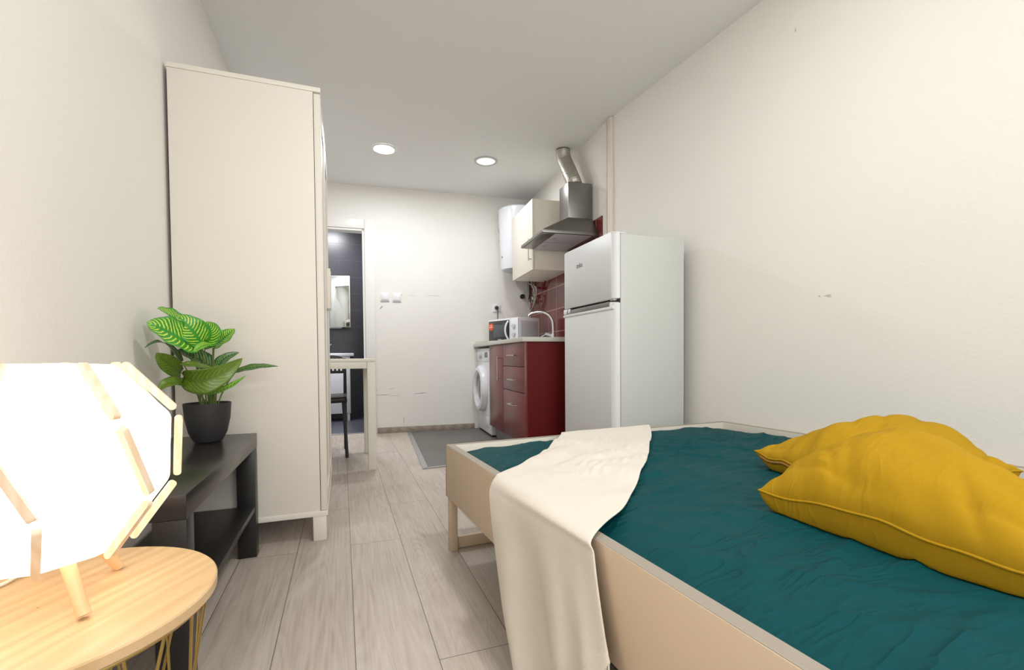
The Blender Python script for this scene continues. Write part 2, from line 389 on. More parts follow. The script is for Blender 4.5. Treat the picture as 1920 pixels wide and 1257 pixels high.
def tag(o, label, cat, group=None, kind=None):
    o['label'] = label; o['category'] = cat
    if group: o['group'] = group
    if kind: o['kind'] = kind
    return o

def thing(name, label, cat, loc=(0, 0, 0), rz=0.0, group=None):
    o = bpy.data.objects.new(name, None); COL.objects.link(o)
    o.empty_display_size = .1
    o.location = loc; o.rotation_euler = (0, 0, rz)
    return tag(o, label, cat, group)

def struct(o, label=None, cat=None):
    o['kind'] = 'structure'
    if label: o['label'] = label
    if cat: o['category'] = cat
    return o

def copy_tree(o, parent=None):
    c = o.copy(); COL.objects.link(c)
    if parent: c.parent = parent
    for ch in [x for x in bpy.data.objects if x.parent == o]: copy_tree(ch, c)
    return c

def arc(c, r, a0, a1, n, f):
    return [f(c, r, R(a0 + (a1 - a0) * i / n)) for i in range(n + 1)]

def solid(o, t, off=0.0):
    m = o.modifiers.new('thickness', 'SOLIDIFY'); m.thickness = t; m.offset = off
    return o

def smoothlerp(pts, t):
    """piecewise-linear-with-easing through pts at t in [0,1] (Catmull-Rom)."""
    n = len(pts) - 1; x = min(max(t, 0), 1) * n; i = min(int(x), n - 1); u = x - i
    P = [Vector(pts[max(i - 1, 0)]), Vector(pts[i]), Vector(pts[i + 1]), Vector(pts[min(i + 2, n)])]
    return .5 * ((2 * P[1]) + (P[2] - P[0]) * u + (2 * P[0] - 5 * P[1] + 4 * P[2] - P[3]) * u * u + (3 * P[1] - P[0] - 3 * P[2] + P[3]) * u ** 3)

# ------------------------------------------------------------------ the room
H = 2.37
LW = -.585                                   # face of the left wall
KA = R(4.0)                                  # the kitchen wall leans 4 degrees off the plank direction
KW = Vector((1.793, 3.322, 0))
kd = Vector((math.sin(KA), math.cos(KA), 0)); kn = Vector((math.cos(KA), -math.sin(KA), 0))
def K(along, off, z): return KW + kd * along - kn * off + Vector((0, 0, z))
BACK = 1.235                                 # distance of the back wall along the kitchen wall
WA = R(-4.38)                                # the long right wall
RW = Vector((1.766, 2.798, 0))
rd = Vector((math.sin(WA), math.cos(WA), 0)); rn = Vector((math.cos(WA), -math.sin(WA), 0))
def frame(o, p, a): o.location = p; o.rotation_euler = (0, 0, -a); return o

struct(box(-.72, -1.75, -.06, 2.4, 4.78, 0).build('floor', M['floor'], smooth=0))
struct(box(-.72, -1.75, H, 2.4, 4.8, H + .08).build('ceiling', M['ceiling'], smooth=0))
struct(box(LW - .1, -1.7, 0, LW, 4.70, H).build('wall_left', M['wall'], smooth=0))
struct(box(-.72, -1.75, 0, 2.4, -1.6, H).build('wall_rear', M['wall'], smooth=0))
# right wall with its scratches
w = MB().box(0, -4.5, 0, .1, .045, H)
def mark(mb, f, c, rx, ry, rot=0, mi=1, n=10):
    vs = []
    for i in range(n):
        a = 2 * PI * i / n
        u, v = rx * math.cos(a) * (1 + .25 * math.sin(3 * a + c[0] * 90)), ry * math.sin(a) * (1 + .3 * math.cos(5 * a + c[1] * 50))
        cu, sv = math.cos(rot), math.sin(rot)
        vs.append(mb.bm.verts.new(f(c[0] + u * cu - v * sv, c[1] + u * sv + v * cu)))
    fc = mb.bm.faces.new(vs); fc.material_index = mi
fr = lambda a, z: (-.0006, a, z)
mark(w, fr, (-1.412, .973), .006, .0025, .6); mark(w, fr, (-1.447, .972), .016, .003, 0); mark(w, fr, (-1.452, .966), .011, .002, .2)
mark(w, fr, (-1.30, 2.134), .003, .008, 0)
frame(struct(w.build('wall_right', [M['wall'], M['chip']], smooth=0)), RW, WA)
# kitchen wall
frame(struct(box(0, -.46, 0, .1, BACK + .1, H).build('wall_kitchen', M['wall'], smooth=0)), KW, KA)
# back wall, with the doorway to the bathroom and its scuffs; local x = away from the kitchen corner
DL, DR, DH = -2.395, -1.672, 1.955
w = MB().box(-2.52, 0, 0, DL, .1, H).box(DR, 0, 0, .1, .1, H).box(DL, 0, DH, DR, .1, H)
fb = lambda a, z: (a, -.0006, z)
for c, rx, ry, ro in (((-1.607, .415), .008, .004, 0), ((-1.575, .418), .005, .003, 0), ((-1.52, .372), .075, .003, .02), ((-1.16, .378), .07, .0035, .06),
                      ((-1.40, .36), .05, .0015, 0), ((-1.322, .11), .002, .05, 0), ((-1.522, 1.217), .006, .022, -.6), ((-1.335, 1.343), .018, .003, 0),
                      ((-1.44, .43), .035, .0015, .1), ((-1.045, 1.345), .04, .0016, 0), ((-.98, 1.343), .03, .0014, 0), ((-1.22, 1.34), .03, .001, 0)):
    mark(w, fb, c, rx, ry, ro)
frame(struct(w.build('wall_back', [M['wall'], M['scuff']], smooth=0)), KW + kd * BACK, KA)
# door lining and casing
d = thing('door_1', 'white door casing around the opening to the dark tiled bathroom', 'door'); d['kind'] = 'structure'
frame(d, KW + kd * BACK, KA)
d2 = MB()
for x0, x1 in ((DR + .004, DR + .095), (DL - .095, DL - .004)):
    d2.box(x0, -.014, 0, x1, -.001, DH + .095, .004)
d2.box(DL - .004, -.014, DH + .004, DR + .004, -.001, DH + .095, .004)
d2.build('casing', M['trimwhite'], d)
d3 = MB().box(DR - .016, -.006, 0, DR, .1, DH).box(DL, -.006, 0, DL + .016, .1, DH).box(DL, -.006, DH - .016, DR, .1, DH)
d3.build('lining', M['trimwhite'], d)
# skirtings
o = struct(box(DR + .1, -.012, .001, -.62, -.0005, .055, .003).build('baseboard_back', M['base'])); frame(o, KW + kd * BACK, KA)
struct(box(LW + .0005, -1.59, .001, LW + .012, 4.5, .06, .003).build('baseboard_left', M['base']))
o = struct(box(-.012, -4.4, .001, -.0005, 0, .06, .003).build('baseboard_right', M['base'])); frame(o, RW, WA)
# vertical cover strip where the two right-hand walls meet
o = struct(box(-.022, -.012, 0, -.0005, .03, H - .005, .002).build('trim_1', M['strip'])); frame(o, RW, WA)
# oxblood tiling on the kitchen wall
o = struct(box(-.008, -.40, .80, -.0006, BACK - .0015, 1.735).build('trim_2', M['redtile'], smooth=0)); frame(o, KW, KA)
# tiled patch of floor before the kitchen, edged with aluminium
tp = MB()
poly = [(.515, 3.075), (1.70, 3.20), (1.79, 4.58), (.615, 4.645)]
tp.prism(poly, .0005, .004)
struct(tp.build('trim_3', M['floortile'], smooth=0))
es = MB()
a, b_ = Vector((.482, 3.035, 0)), Vector((.592, 4.64, 0))
es.prism([(.482, 3.035), (.518, 3.05), (.622, 4.64), (.588, 4.643)], .0006, .008)
es.prism([(.482, 3.035), (1.6, 3.150), (1.6, 3.170), (.515, 3.060)], .0006, .008)
struct(es.build('trim_4', M['metalstrip'], smooth=0))

# bathroom shell
struct(box(-1.1, 4.60, -.06, 1.2, 6.2, -.001).build('floor_bathroom', M['bathfloor'], smooth=0), None)
bpy.data.objects['floor_bathroom'].location.z = .0008
struct(box(-1.1, 6.03, 0, 1.2, 6.13, H).build('wall_bathroom_back', M['bathtile'], smooth=0))
struct(box(-1.1, 4.86, 0, -1.0, 6.03, H).build('wall_bathroom_left', M['wall'], smooth=0))
struct(box(.9, 4.80, 0, 1.0, 6.03, H).build('wall_bathroom_right', M['bathtile'], smooth=0))
struct(box(-1.1, 4.80, H, 1.2, 6.2, H + .08).build('ceiling_bathroom', M['ceiling'], smooth=0))
struct(box(-.6, 4.715, .0002, .3, 4.79, .006, .002).build('trim_5', M['metalstrip']))

# ------------------------------------------------------------------ ceiling lights
def downlight(x, y, on, label, r=.097):
    t = thing('ceiling_light', label, 'light', (x, y, H), 0, 'round recessed ceiling lights')
    MB().lathe([(r * .80, -.0015), (r * .82, -.008), (r * .97, -.007), (r, -.001)], n=48, cap=False).build('trim_ring', M['ring'] if not on else M['trimwhite'], t)
    MB().lathe([(r * .82, -.0030), (r * .4, -.0045), (.001, -.005)], n=48, cap=False).build('diffuser', M['ledon'] if on else M['ledoff'], t)
    return t
def area(name, loc, size, power, color, rot=(0, 0, 0)):
    l = bpy.data.lights.new(name, 'AREA'); l.shape = 'DISK'; l.size = size; l.energy = power; l.color = color
    o = bpy.data.objects.new(name, l); COL.objects.link(o); o.location = loc; o.rotation_euler = rot
    return o
downlight(.334, 3.804, True, 'round ceiling light that is brightly lit, left of the two')
downlight(1.154, 3.764, False, 'round ceiling light with grey rim, not glaring, right of the two')
area('downlight_glow', (.334, 3.804, H - .03), .16, 14.5, (.95, .97, 1.0))
area('downlight_glow', (1.154, 3.764, H - .03), .16, 5, (.95, .97, 1.0))
# unseen ceiling lights: nearer one read from the plant's shadow, rear one added as fill
for x, y, p in ((.75, .95, 14), (.65, -.75, 11)):
    area('downlight_glow', (x, y, H - .02), .18, p, (1.0, .98, .955))
area('bathroom_glow', (-.1, 5.35, H - .03), .25, 24, (.95, .97, 1.0))
# added window behind the camera, unseen: glowing panes and area light for soft fill
wn = thing('fill_window_1', 'added unseen window for fill light, white framed, in the rear wall', 'window', (.70, -1.6, 1.45)); wn['kind'] = 'structure'
wf = MB()
for x0, z0, x1, z1 in ((-.70, -.60, -.64, .60), (.64, -.60, .70, .60), (-.64, -.60, .64, -.54), (-.64, .54, .64, .60), (-.03, -.54, .03, .54)):
    wf.box(x0, .0005, z0, x1, .03, z1, .003)
wf.build('fill_window_frame', M['trimwhite'], wn)
for x0, x1 in ((-.638, -.032), (.032, .638)):
    box(x0, .006, -.538, x1, .010, .538).build('fill_pane', M['added_fill'], wn)
l = bpy.data.lights.new('added_fill', 'AREA'); l.shape = 'RECTANGLE'; l.size = 1.28; l.size_y = 1.08; l.energy = 26; l.color = (.97, .985, 1)
o = bpy.data.objects.new('added_fill', l); COL.objects.link(o); o.location = (.70, -1.56, 1.45); o.rotation_euler = (R(90), 0, 0)

# ------------------------------------------------------------------ wardrobe
t = thing('wardrobe', 'tall off-white two-door wardrobe on short legs against the left wall', 'wardrobe', (-.574, 2.0, 0))
WX, WY, WH = .51, .835, 1.794
MB().box(0, 0, WH - .018, WX, WY, WH, .0015).build('top_panel', M['ward'], t)
MB().box(.002, .002, .0985, WX - .028, .018, WH - .0185, .001).build('side_panel', M['ward'], t)
MB().box(.002, WY - .018, .0985, WX - .028, WY - .002, WH - .0185, .001).build('side_panel', M['ward'], t)
MB().box(.0, .0, .098, WX, WY, .119, .0012).build('bottom_panel', M['ward'], t)
MB().box(.003, .019, .12, .008, WY - .019, WH - .019).build('back_panel', M['wardseam'], t)
for i in range(2):
    y0 = .003 + i * (WY / 2); y1 = y0 + WY / 2 - .006
    dd = MB().box(WX - .026, y0, .121, WX - .006, y1, WH - .024, .0012)
    fw = .062
    for (a0, b0, a1, b1) in ((y0, .121, y0 + fw, WH - .024), (y1 - fw, .121, y1, WH - .024), (y0 + fw, .121, y1 - fw, .121 + fw), (y0 + fw, WH - .024 - fw, y1 - fw, WH - .024)):
        dd.box(WX - .007, a0, b0, WX - .001, a1, b1, .0012)
    dr = dd.build('door', M['ward'], t)
    hy = y1 - .05 if i == 0 else y0 + .02
    MB().box(WX - .001, hy, .965, WX + .018, hy + .032, 1.155, .003).build('handle', M['cabw'], dr)
for x in (.004, WX - .056):
    for y in (.002, WY - .052):
        MB().box(x, y, 0, x + .05, y + .05, .098, .0015).build('leg', M['ward'], t)

# ------------------------------------------------------------------ black low bench with shelf
t = thing('tv_bench', 'low black-brown bench with a lower shelf beneath the potted plant', 'bench', (-.575, 1.125, 0), 0)
BX, BY, BH = .268, .845, .452
MB().box(0, 0, BH - .052, BX, BY, BH, .0015).build('top', M['edge'], t)
for x in (.001, BX - .061):
    for y in (.001, BY - .053):
        MB().box(x, y, 0, x + .06, y + .052, BH - .0525, .0012).build('leg', M['blackwood'], t)
MB().box(.004, .05, .172, BX - .003, BY - .05, .19, .001).build('shelf', M['blackwood'], t)

# ------------------------------------------------------------------ potted plant
t = thing('potted_plant', 'potted plant with striped green leaves on the black bench', 'plant', (-.43, 1.825, .4525))
MB().lathe([(.036, 0), (.042, .003), (.056, .032), (.066, .08), (.0695, .128), (.0695, .131), (.0660, .131), (.063, .10)], n=48).build('pot', M['pot'], t)
MB().lathe([(.001, .112), (.04, .114), (.0632, .108)], n=32, cap=False).build('soil', M['soil'], t)
LEAVES = [
    ((-0.028, -0.037, 0.322), (-0.064, -0.118, 0.362), (-0.115, -0.15, 0.389), 0.085, (0.15, -0.8, 0.55), (-0.017, -0.004, 0.117)),
    ((-0.048, 0.009, 0.373), (-0.077, -0.039, 0.414), (-0.107, -0.087, 0.437), 0.054, (0.1, -0.7, 0.7), (-0.01, -0.002, 0.116)),
    ((-0.008, -0.012, 0.33), (-0.031, -0.048, 0.381), (-0.07, -0.047, 0.421), 0.065, (0.1, -0.8, 0.55), (-0.003, -0.001, 0.114)),
    ((-0.005, -0.001, 0.327), (0.016, -0.017, 0.366), (0.001, 0.0, 0.404), 0.059, (-0.1, -0.85, 0.5), (0.004, 0.001, 0.114)),
    ((0.02, 0.005, 0.325), (0.056, -0.007, 0.353), (0.082, 0.009, 0.383), 0.054, (-0.2, -0.7, 0.65), (0.009, 0.002, 0.113)),
    ((0.027, -0.014, 0.324), (0.006, -0.06, 0.323), (-0.016, -0.086, 0.295), 0.027, (0, -0.75, 0.65), (0.014, 0.003, 0.114)),
    ((-0.068, -0.016, 0.274), (-0.087, -0.103, 0.33), (-0.127, -0.133, 0.313), 0.021, (0.1, -0.35, 0.9), (-0.017, -0.004, 0.118)),
    ((-0.063, -0.035, 0.235), (-0.082, -0.101, 0.269), (-0.101, -0.126, 0.298), 0.042, (0.1, -0.9, 0.3), (-0.012, -0.003, 0.117)),
    ((0.007, 0.022, 0.252), (-0.036, 0.002, 0.288), (-0.078, -0.029, 0.304), 0.054, (0, -0.7, 0.7), (0.007, 0.002, 0.116)),
    ((0.03, -0.013, 0.244), (-0.011, -0.074, 0.259), (-0.054, -0.084, 0.263), 0.030, (0, -0.6, 0.8), (0.018, 0.004, 0.115)),
    ((-0.051, -0.063, 0.22), (0.033, -0.105, 0.214), (0.11, -0.015, 0.281), 0.061, (0, -0.95, -0.25), (0.002, 0.0, 0.114)),
    ((-0.039, -0.04, 0.196), (-0.073, -0.099, 0.207), (-0.102, -0.127, 0.179), 0.031, (0, -0.8, 0.5), (-0.014, -0.003, 0.115)),
    ((0.03, 0.007, 0.241), (0.044, 0.031, 0.278), (0.085, 0.071, 0.302), 0.030, (-0.3, -0.9, 0.2), (0.023, 0.005, 0.115)),
    ((0.083, 0.02, 0.234), (0.147, 0.014, 0.25), (0.213, 0.04, 0.25), 0.024, (0, -0.6, 0.8), (0.027, 0.006, 0.116)),
    ((0.01, -0.039, 0.164), (0.069, -0.056, 0.183), (0.121, -0.033, 0.222), 0.021, (-0.1, -0.6, 0.8), (0.004, 0.001, 0.112)),
]
LM = ['leaf', 'leaf', 'leaf', 'leaf', 'leaf', 'leaf', 'leafd', 'leafo', 'leafd', 'leafo', 'leafo', 'leafo', 'leafd', 'leafd', 'leaf']
for k, (b0, m0, t0, wd, nh, s0) in enumerate(LEAVES):
    b0, m0, t0, nh, s0 = (Vector(v) for v in (b0, m0, t0, nh, s0))
    ctrl = m0 * 2 - (b0 + t0) * .5
    def bez(u): return b0 * (1 - u) ** 2 + ctrl * 2 * u * (1 - u) + t0 * u * u
    def blade(u, v):
        p = bez(u); tg = (bez(min(1, u + .01)) - bez(max(0, u - .01))).normalized()
        sd = tg.cross(nh).normalized(); nn = sd.cross(tg)
        if nn.dot(nh) < 0: nn = -nn
        wv = wd * 1.36 * .5 * (math.sin(PI * min(1, u * .95 + .05) ** .70) ** .72) * (1 if u < .999 else .02)
        s_ = (v - .5) * 2
        return p + sd * (s_ * wv) + nn * (wv * .30 * abs(s_) ** 1.4 - .10 * wv + .07 * wv * math.sin(u * 19 + k + (3 if s_ > 0 else 0)) * abs(s_) ** 2)
    mb = MB(); mb.grid(blade, 22, 10, uv=True)
    lf = mb.build('leaf', M[LM[k]], t, smooth=80)
    solid(lf, .0007)
    mid = (s0 + b0) * .5 + Vector(((b0.x - s0.x) * .1, 0, .015)); mid.x = s0.x + (b0.x - s0.x) * .35; mid.y = s0.y + (b0.y - s0.y) * .35
    MB().tube([(s0 * (1 - u) ** 2 + mid * 2 * u * (1 - u) + b0 * u * u) for u in [i / 10 for i in range(11)]], [.0026 - .0010 * i / 10 for i in range(11)], 8).build('stem', M['stem'], t, 80)

# ------------------------------------------------------------------ round table with gold wire basket
TC = Vector((-.382, .782, 0)); TZ = .405; TR = .2
t = thing('round_side_table', 'round oak-topped side table on a gold wire basket base', 'table', TC, R(-28))
MB().lathe([(.001, TZ - .017), (TR - .003, TZ - .017), (TR, TZ - .014), (TR, TZ - .002), (TR - .002, TZ), (.001, TZ)], n=96, cap=False).build('tabletop', M['tabletop'], t)
for z, r in ((TZ - .0215, TR - .012), (.006, TR - .050)):
    MB().tube([(r * math.cos(2 * PI * i / 72), r * math.sin(2 * PI * i / 72), z) for i in range(72)], .0035, 8, closed=True).build('ring', M['gold'], t)
nw = 24
for i in range(nw):
    a0 = 2 * PI * i / nw; a1 = a0 + (.42 if i % 2 else -.42)
    r0, r1 = TR - .012, TR - .050
    MB().tube([(r0 * math.cos(a0), r0 * math.sin(a0), TZ - .0215), (r1 * math.cos(a1), r1 * math.sin(a1), .006)], .0021, 8).build('wire', M['gold'], t)

# ------------------------------------------------------------------ table lamp
LC = Vector((-.376, .784, TZ))
t = thing('table_lamp', 'glowing white faceted table lamp with wooden clips on round oak table', 'lamp', LC)
RG = [(.082, .724 - TZ, -83.3), (.144, .651 - TZ, -82.4), (.140, .552 - TZ, -65.8), (.083, .474 - TZ, -68.9)]
NS = 8
def seam(k, i):
    r, z, a = RG[k]; a = R(a) + 2 * PI * i / NS
    return Vector((r * math.cos(a), r * math.sin(a), z))
mb = MB()
rings = []
for k in range(4): rings.append([seam(k, i) for i in range(NS)])
top = [p.xy.to_3d() * .45 + Vector((0, 0, RG[0][1] + .002)) for p in rings[0]]
bot = [p.xy.to_3d() * .45 + Vector((0, 0, RG[3][1] - .002)) for p in rings[3]]
mb.loft([bot] + rings[::-1] + [top], cap=False)
sh = mb.build('shade', M['shade'], t, smooth=20)
bv = sh.modifiers.new('soft_creases', 'BEVEL'); bv.width = .006; bv.segments = 3; bv.limit_method = 'NONE'
for i in range(NS):
    for k in range(3):
        p, q = seam(k, i), seam(k + 1, i)
        dv = q - p; p2, q2 = p + dv * .035, q - dv * .035
        ax = (q2 - p2).normalized(); md = (p2 + q2) * .5
        out = Vector((md.x, md.y, (md.z - (RG[1][1] + RG[2][1]) / 2) * .9)).normalized()
        sd = ax.cross(out).normalized(); out = sd.cross(ax); 
        if out.dot(md.xy.to_3d()) < 0: out = -out
        ln = (q2 - p2).length
        # a flat stick with rounded ends standing on the seam
        poly = []
        hw = .0050
        for j in range(9):
            an = PI / 2 + PI * j / 8; poly.append((hw + hw * math.cos(an) , hw * math.sin(an)))
        for j in range(9):
            an = -PI / 2 + PI * j / 8; poly.append((ln - hw + hw * math.cos(an), hw * math.sin(an)))
        f = lambda x, y, z: p2 + ax * x + out * (y + .0075) + sd * z
        st = MB()
        st.prism(poly, -.0042, .0042, f)
        st.build('clip', M['lampclip'], t, smooth=40)
for fx, fy in ((-.310, .727), (-.332, .882), (-.475, .766)):
    d0 = Vector((fx - LC.x, fy - LC.y, 0))
    pt = d0 * .55 + Vector((0, 0, .078))
    MB().tube([pt, d0 + Vector((0, 0, .0045))], [.0082, .0074], 20).build('leg', M['lampwood'], t)
MB().lathe([(.045, .0695), (.052, .072), (.052, .082), (.045, .085)], n=32).build('base_plate', M['lampwood'], t)
pts = [(-.02, .05, .07), (-.04, .09, .04), (-.072, .128, .009), (-.083, .112, .0045), (-.090, .085, .004), (-.115, .055, .004), (-.150, .045, .004), (-.172, .05, .004)]
MB().tube([smoothlerp(pts, i / 40) for i in range(41)], .0026, 8).build('cord', M['cord'], t)

# ------------------------------------------------------------------ desk and chair
t = thing('desk', 'narrow white desk standing beyond the wardrobe near the bathroom door', 'table', (.203, 3.145, 0))
DX, DY, DZ = .755, .63, .727
MB().box(-DX, 0, DZ - .020, 0, DY, DZ, .002).build('table_top', M['desk'], t)
ap = MB().box(-DX + .055, .004, DZ - .064, -.055, .022, DZ - .0205, .001).box(-DX + .055, DY - .022, DZ - .064, -.055, DY - .004, DZ - .0205, .001)
ap.box(-.022, .055, DZ - .064, -.004, DY - .055, DZ - .0205, .001).box(-DX + .004, .055, DZ - .064, -DX + .022, DY - .055, DZ - .0205, .001)
ap.build('apron', M['desk'], t)
for x in (-.0535, -DX + .0015):
    for y in (.0015, DY - .0535):
        MB().box(x, y, 0, x + .052, y + .052, DZ - .0205, .002).build('leg', M['desk'], t)

t = thing('desk_chair', 'black plastic chair with slotted back tucked under the white desk', 'chair', (-.175, 3.78, 0))
CW = .19
sb = MB()
def seat(u, v):
    x = (u - .5) * 2; y = (v - .5) * 2
    return Vector((x * (.20 - .012 * (y > .9)), y * .19, .447 - .014 * (1 - x * x) * (1 - y * y) + .004 * x * x))
sb.grid(seat, 14, 14)
so = sb.build('seat', M['chairb'], t, 60); solid(so, .042, -1)
# slotted back rest: a curved plate with round holes left open, built from bars
bk = MB()
def bp_(x, z, dy=0): return Vector((x, .165 + .045 * ((z - .44) / .33) - .028 * (1 - (x / .2) ** 2) + dy, z))
def patch(x0, x1, z0, z1, th=.007, n=8):
    x0f = x0 if callable(x0) else (lambda z: x0)
    rings = []
    for i in range(n + 1):
        x = x0 + (x1 - x0) * i / n
        zt = z1(x) if callable(z1) else z1
        zb = z0(x) if callable(z0) else z0
        rings.append([bp_(x, zb, -th), bp_(x, zb, th), bp_(x, zt, th), bp_(x, zt, -th)])
    bk.loft(rings)
topf = lambda x: .758 - .016 * (x / .2) ** 2 - .030 * max(0, (abs(x) - .15) / .05) ** 2
patch(-.2, .2, .728, topf, n=24)
for i in range(13):
    x = -.18 + .03 * i
    patch(x - .0085, x + .0085, .632, .728, n=2)
patch(-.2, -.186, .61, .728); patch(.186, .2, .61, .728)
patch(-.2, .2, .61, .632, n=20)
bk.build('backrest', M['chairb'], t)
for s in (-1, 1):
    MB().tube([(s * .193, .205, .73), (s * .193, .185, .60), (s * .192, .172, .44), (s * .19, .19, .2), (s * .188, .215, 0.0)], [.011, .012, .013, .012, .011], 12).build('leg', M['chairb'], t, 60)
    MB().tube([(s * .178, -.15, .425), (s * .184, -.155, .3), (s * .197, -.17, 0.0)], [.0135, .0125, .0115], 12).build('leg', M['chairb'], t, 60)

# ------------------------------------------------------------------ bed
BA = R(-3.37)
BO = (.367, 1.749, 0)
def rot_of(a): return -a
t = thing('bed_frame', 'low bed frame of beige boards against the right wall', 'bed', BO, rot_of(BA))
BW, BL, RT, RB, TH = 1.433, 2.06, .398, .198, .028
def board(mb, x0, y0, x1, y1):
    mb.box(x0, y0, RB, x1, y1, RT - .0005, .0012)
    # grey-beige edge band along the top
    mb.box(x0 + .001, y0 + .001, RT - .0008, x1 - .001, y1 - .001, RT + .0004, .0003, 1, mi=1)
MB_ = MB(); board(MB_, 0, -BL, TH, -.0005); MB_.build('side_rail', [M['bedside'], M['bededge']], t)
MB_ = MB(); board(MB_, BW - TH, -BL, BW, -.0005); MB_.build('side_rail', [M['bedin'], M['bededge']], t)
MB_ = MB(); board(MB_, TH + .0005, -TH, BW - TH - .0005, -.0005); MB_.build('foot_rail', [M['bedin'], M['bededge']], t)
MB_ = MB(); board(MB_, TH + .0005, -BL, BW - TH - .0005, -BL + TH); MB_.build('head_rail', [M['bedin'], M['bededge']], t)
MB().box(0, .0002, RB, .018, .011, RT - .004, .001).build('end_cap', M['wardseam'], t)
for x in (.003, BW - .033):
    for y in (-.040, -BL + .012):
        MB().box(x, y, 0, x + .028, y + .034, RB - .0005, .0015).build('leg', M['bedside'], t)
MB().box(.032, -.028, .002, BW - .034, -.010, .045, .0015).build('stretcher', M['bedside'], t)
sl = MB()
for i in range(14):
    sl.box(TH + .002, -.12 - i * .14, .225, BW - TH - .002, -.05 - i * .14, .243, .001)
sl.build('slats', M['bedin'], t)

# mattress with the teal sheet: lives in the bed's own axes, but is its own thing
def bedpt(u, v, z):        # u from the foot, v across from the near rail
    return Vector((v, -u, z))
def sheet_h(u, v):
    uu, vv = u / 2.0, (v - .716) / .69
    e = max(0, 1 - abs(vv) ** 6) ** .5
    e2 = max(0, 1 - abs(2 * uu - 1) ** 22) ** .5
    base = .352 + .045 * e * e2
    p = Vector((v, -u, 0))
    # folds: ridges of stretched, warped noise in several directions
    wx = noise.noise(Vector((u * 1.7, v * 1.7, 11))) * .22; wy = noise.noise(Vector((u * 1.7, v * 1.7, 15))) * .22
    U, V = u + wx, v + wy
    def rg(x, y, sd, pw): return (1 - abs(noise.noise(Vector((x, y, sd))))) ** pw
    amp = .55 + .8 * noise.noise(Vector((u * 2.3, v * 2.3, 7)))
    am2 = .5 + .9 * noise.noise(Vector((u * 2.9 + 4, v * 2.9, 3)))
    h = .015 * max(0, amp) * rg(V * 2.2 + 1.3, U * 7.5 + V * 3, 1.7, 6)
    h += .012 * max(0, am2) * rg(V * 6.5 - U * 4.5, U * 2.4 + V * 1.9 + 5, 4.2, 7)
    h += .007 * max(0, 1 - amp) * rg(V * 9 + U * 7, V * 3 - U * 5, 6.6, 6)
    h += .004 * rg(U * 19 + V * 5, V * 6, 8.8, 5) * max(0, am2)
    h += .007 * noise.noise(Vector((u * 3 + v * 2, v * 3.5 - u, 9.0)))
    return base + e * e2 * (h - .007)
mt = MB()
nu, nv = 250, 180
def top(a, b):
    u, v = .031 + a * (BL - .062), .031 + b * (BW - .062)
    return bedpt(u, v, sheet_h(u, v))
g = mt.grid(top, nu, nv)
low = []
loop = [g[i][0] for i in range(nu)] + [g[nu][j] for j in range(nv)] + [g[i][nv] for i in range(nu, 0, -1)] + [g[0][j] for j in range(nv, 0, -1)]
low = [mt.bm.verts.new((p.co.x, p.co.y, .2438)) for p in loop]
for i in range(len(loop)):
    j = (i + 1) % len(loop)
    mt.bm.faces.new((loop[i], low[i], low[j], loop[j]))
mt.bm.faces.new(low)
o = mt.build('mattress', M['sheet'], None, 70)
tag(o, 'mattress covered by a wrinkled teal sheet inside the beige bed frame', 'mattress')
o.location = BO; o.rotation_euler = (0, 0, rot_of(BA))

# cream throw draped over the near rail
LE = [(-.03, .503, .34), (.005, .500, .41), (.10, .43, .404), (.20, .345, .403), (.30, .265, .402), (.40, .165, .403), (.47, .09, .406), (.52, .03, .410),
      (.553, -.016, .402), (.563, -.035, .373), (.593, -.045, .34), (.617, -.05, .306), (.658, -.055, .24), (.692, -.058, .176), (.725, -.06, .12), (.772, -.062, .06), (.815, -.068, .012)]
RE = [(-.03, .965, .35), (.002, .968, .412), (.20, .815, .412), (.354, .676, .41), (.50, .55, .41), (.619, .433, .41), (.774, .281, .41), (.91, .14, .410),
      (1.023, -.010, .405), (1.042, -.02, .384), (1.054, -.022, .342), (1.07, -.024, .295), (1.083, -.025, .257), (1.09, -.025, .24), (1.093, -.026, .236), (1.096, -.026, .230), (1.098, -.026, .226)]
def sstep(x, a, b):
    x = min(max((x - a) / (b - a), 0), 1); return x * x * (3 - 2 * x)
def throw(a, b):
    l, r_ = smoothlerp(LE, a), smoothlerp(RE, a)
    p = l.lerp(r_, b)
    drop = min(max((a - .5) / .5, 0), 1)
    if drop > 0:                       # the hem hangs level over most of the width and rises at the right corner
        bb = b + (b ** 2.4 - b) * sstep(drop, .05, .7)
        p.z = l.lerp(r_, bb).z
    win = max(0, math.sin(PI * b)) ** .6
    fold = sstep(drop, .05, 1) * win * (.026 * math.sin(b * 6.6 + 2.2) + .016 * math.sin(b * 12.5 + drop * 1.4 - .6) + .018 * math.exp(-((b - .87) / .05) ** 2) - .012 * math.exp(-((b - .74) / .06) ** 2))
    v, z = p.y, p.z
    zs = max(sheet_h(max(p.x + du, .05), min(max(v + dv, .05), 1.38)) for du, dv in ((0, 0), (.018, 0), (-.018, 0), (0, .018), (0, -.018))) + .008
    top_ = RT + .011
    rail = max(1 - sstep(v, .06, .26), 1 - sstep(p.x, .04, .16))
    zt = zs + (max(top_, zs) - zs) * rail
    ontop = sstep(v, -.022, .018) * sstep(p.x, -.02, .0)
    z = z * (1 - ontop) + zt * ontop
    z += ontop * .004 * noise.noise(Vector((p.x * 7, v * 7, 3)))
    v -= fold
    if ontop < .5 and p.x > .02: v = min(v, -.009)
    return Vector((v, -p.x, max(z, .004)))
th = MB(); th.grid(throw, 96, 60)
tb = th.build('throw_blanket', M['throw'], None, 80)
tag(tb, 'cream woven throw draped over the near side of the bed', 'blanket')
solid(tb, .004, 0)
ss = tb.modifiers.new('soft', 'SUBSURF'); ss.levels = 1; ss.render_levels = 1
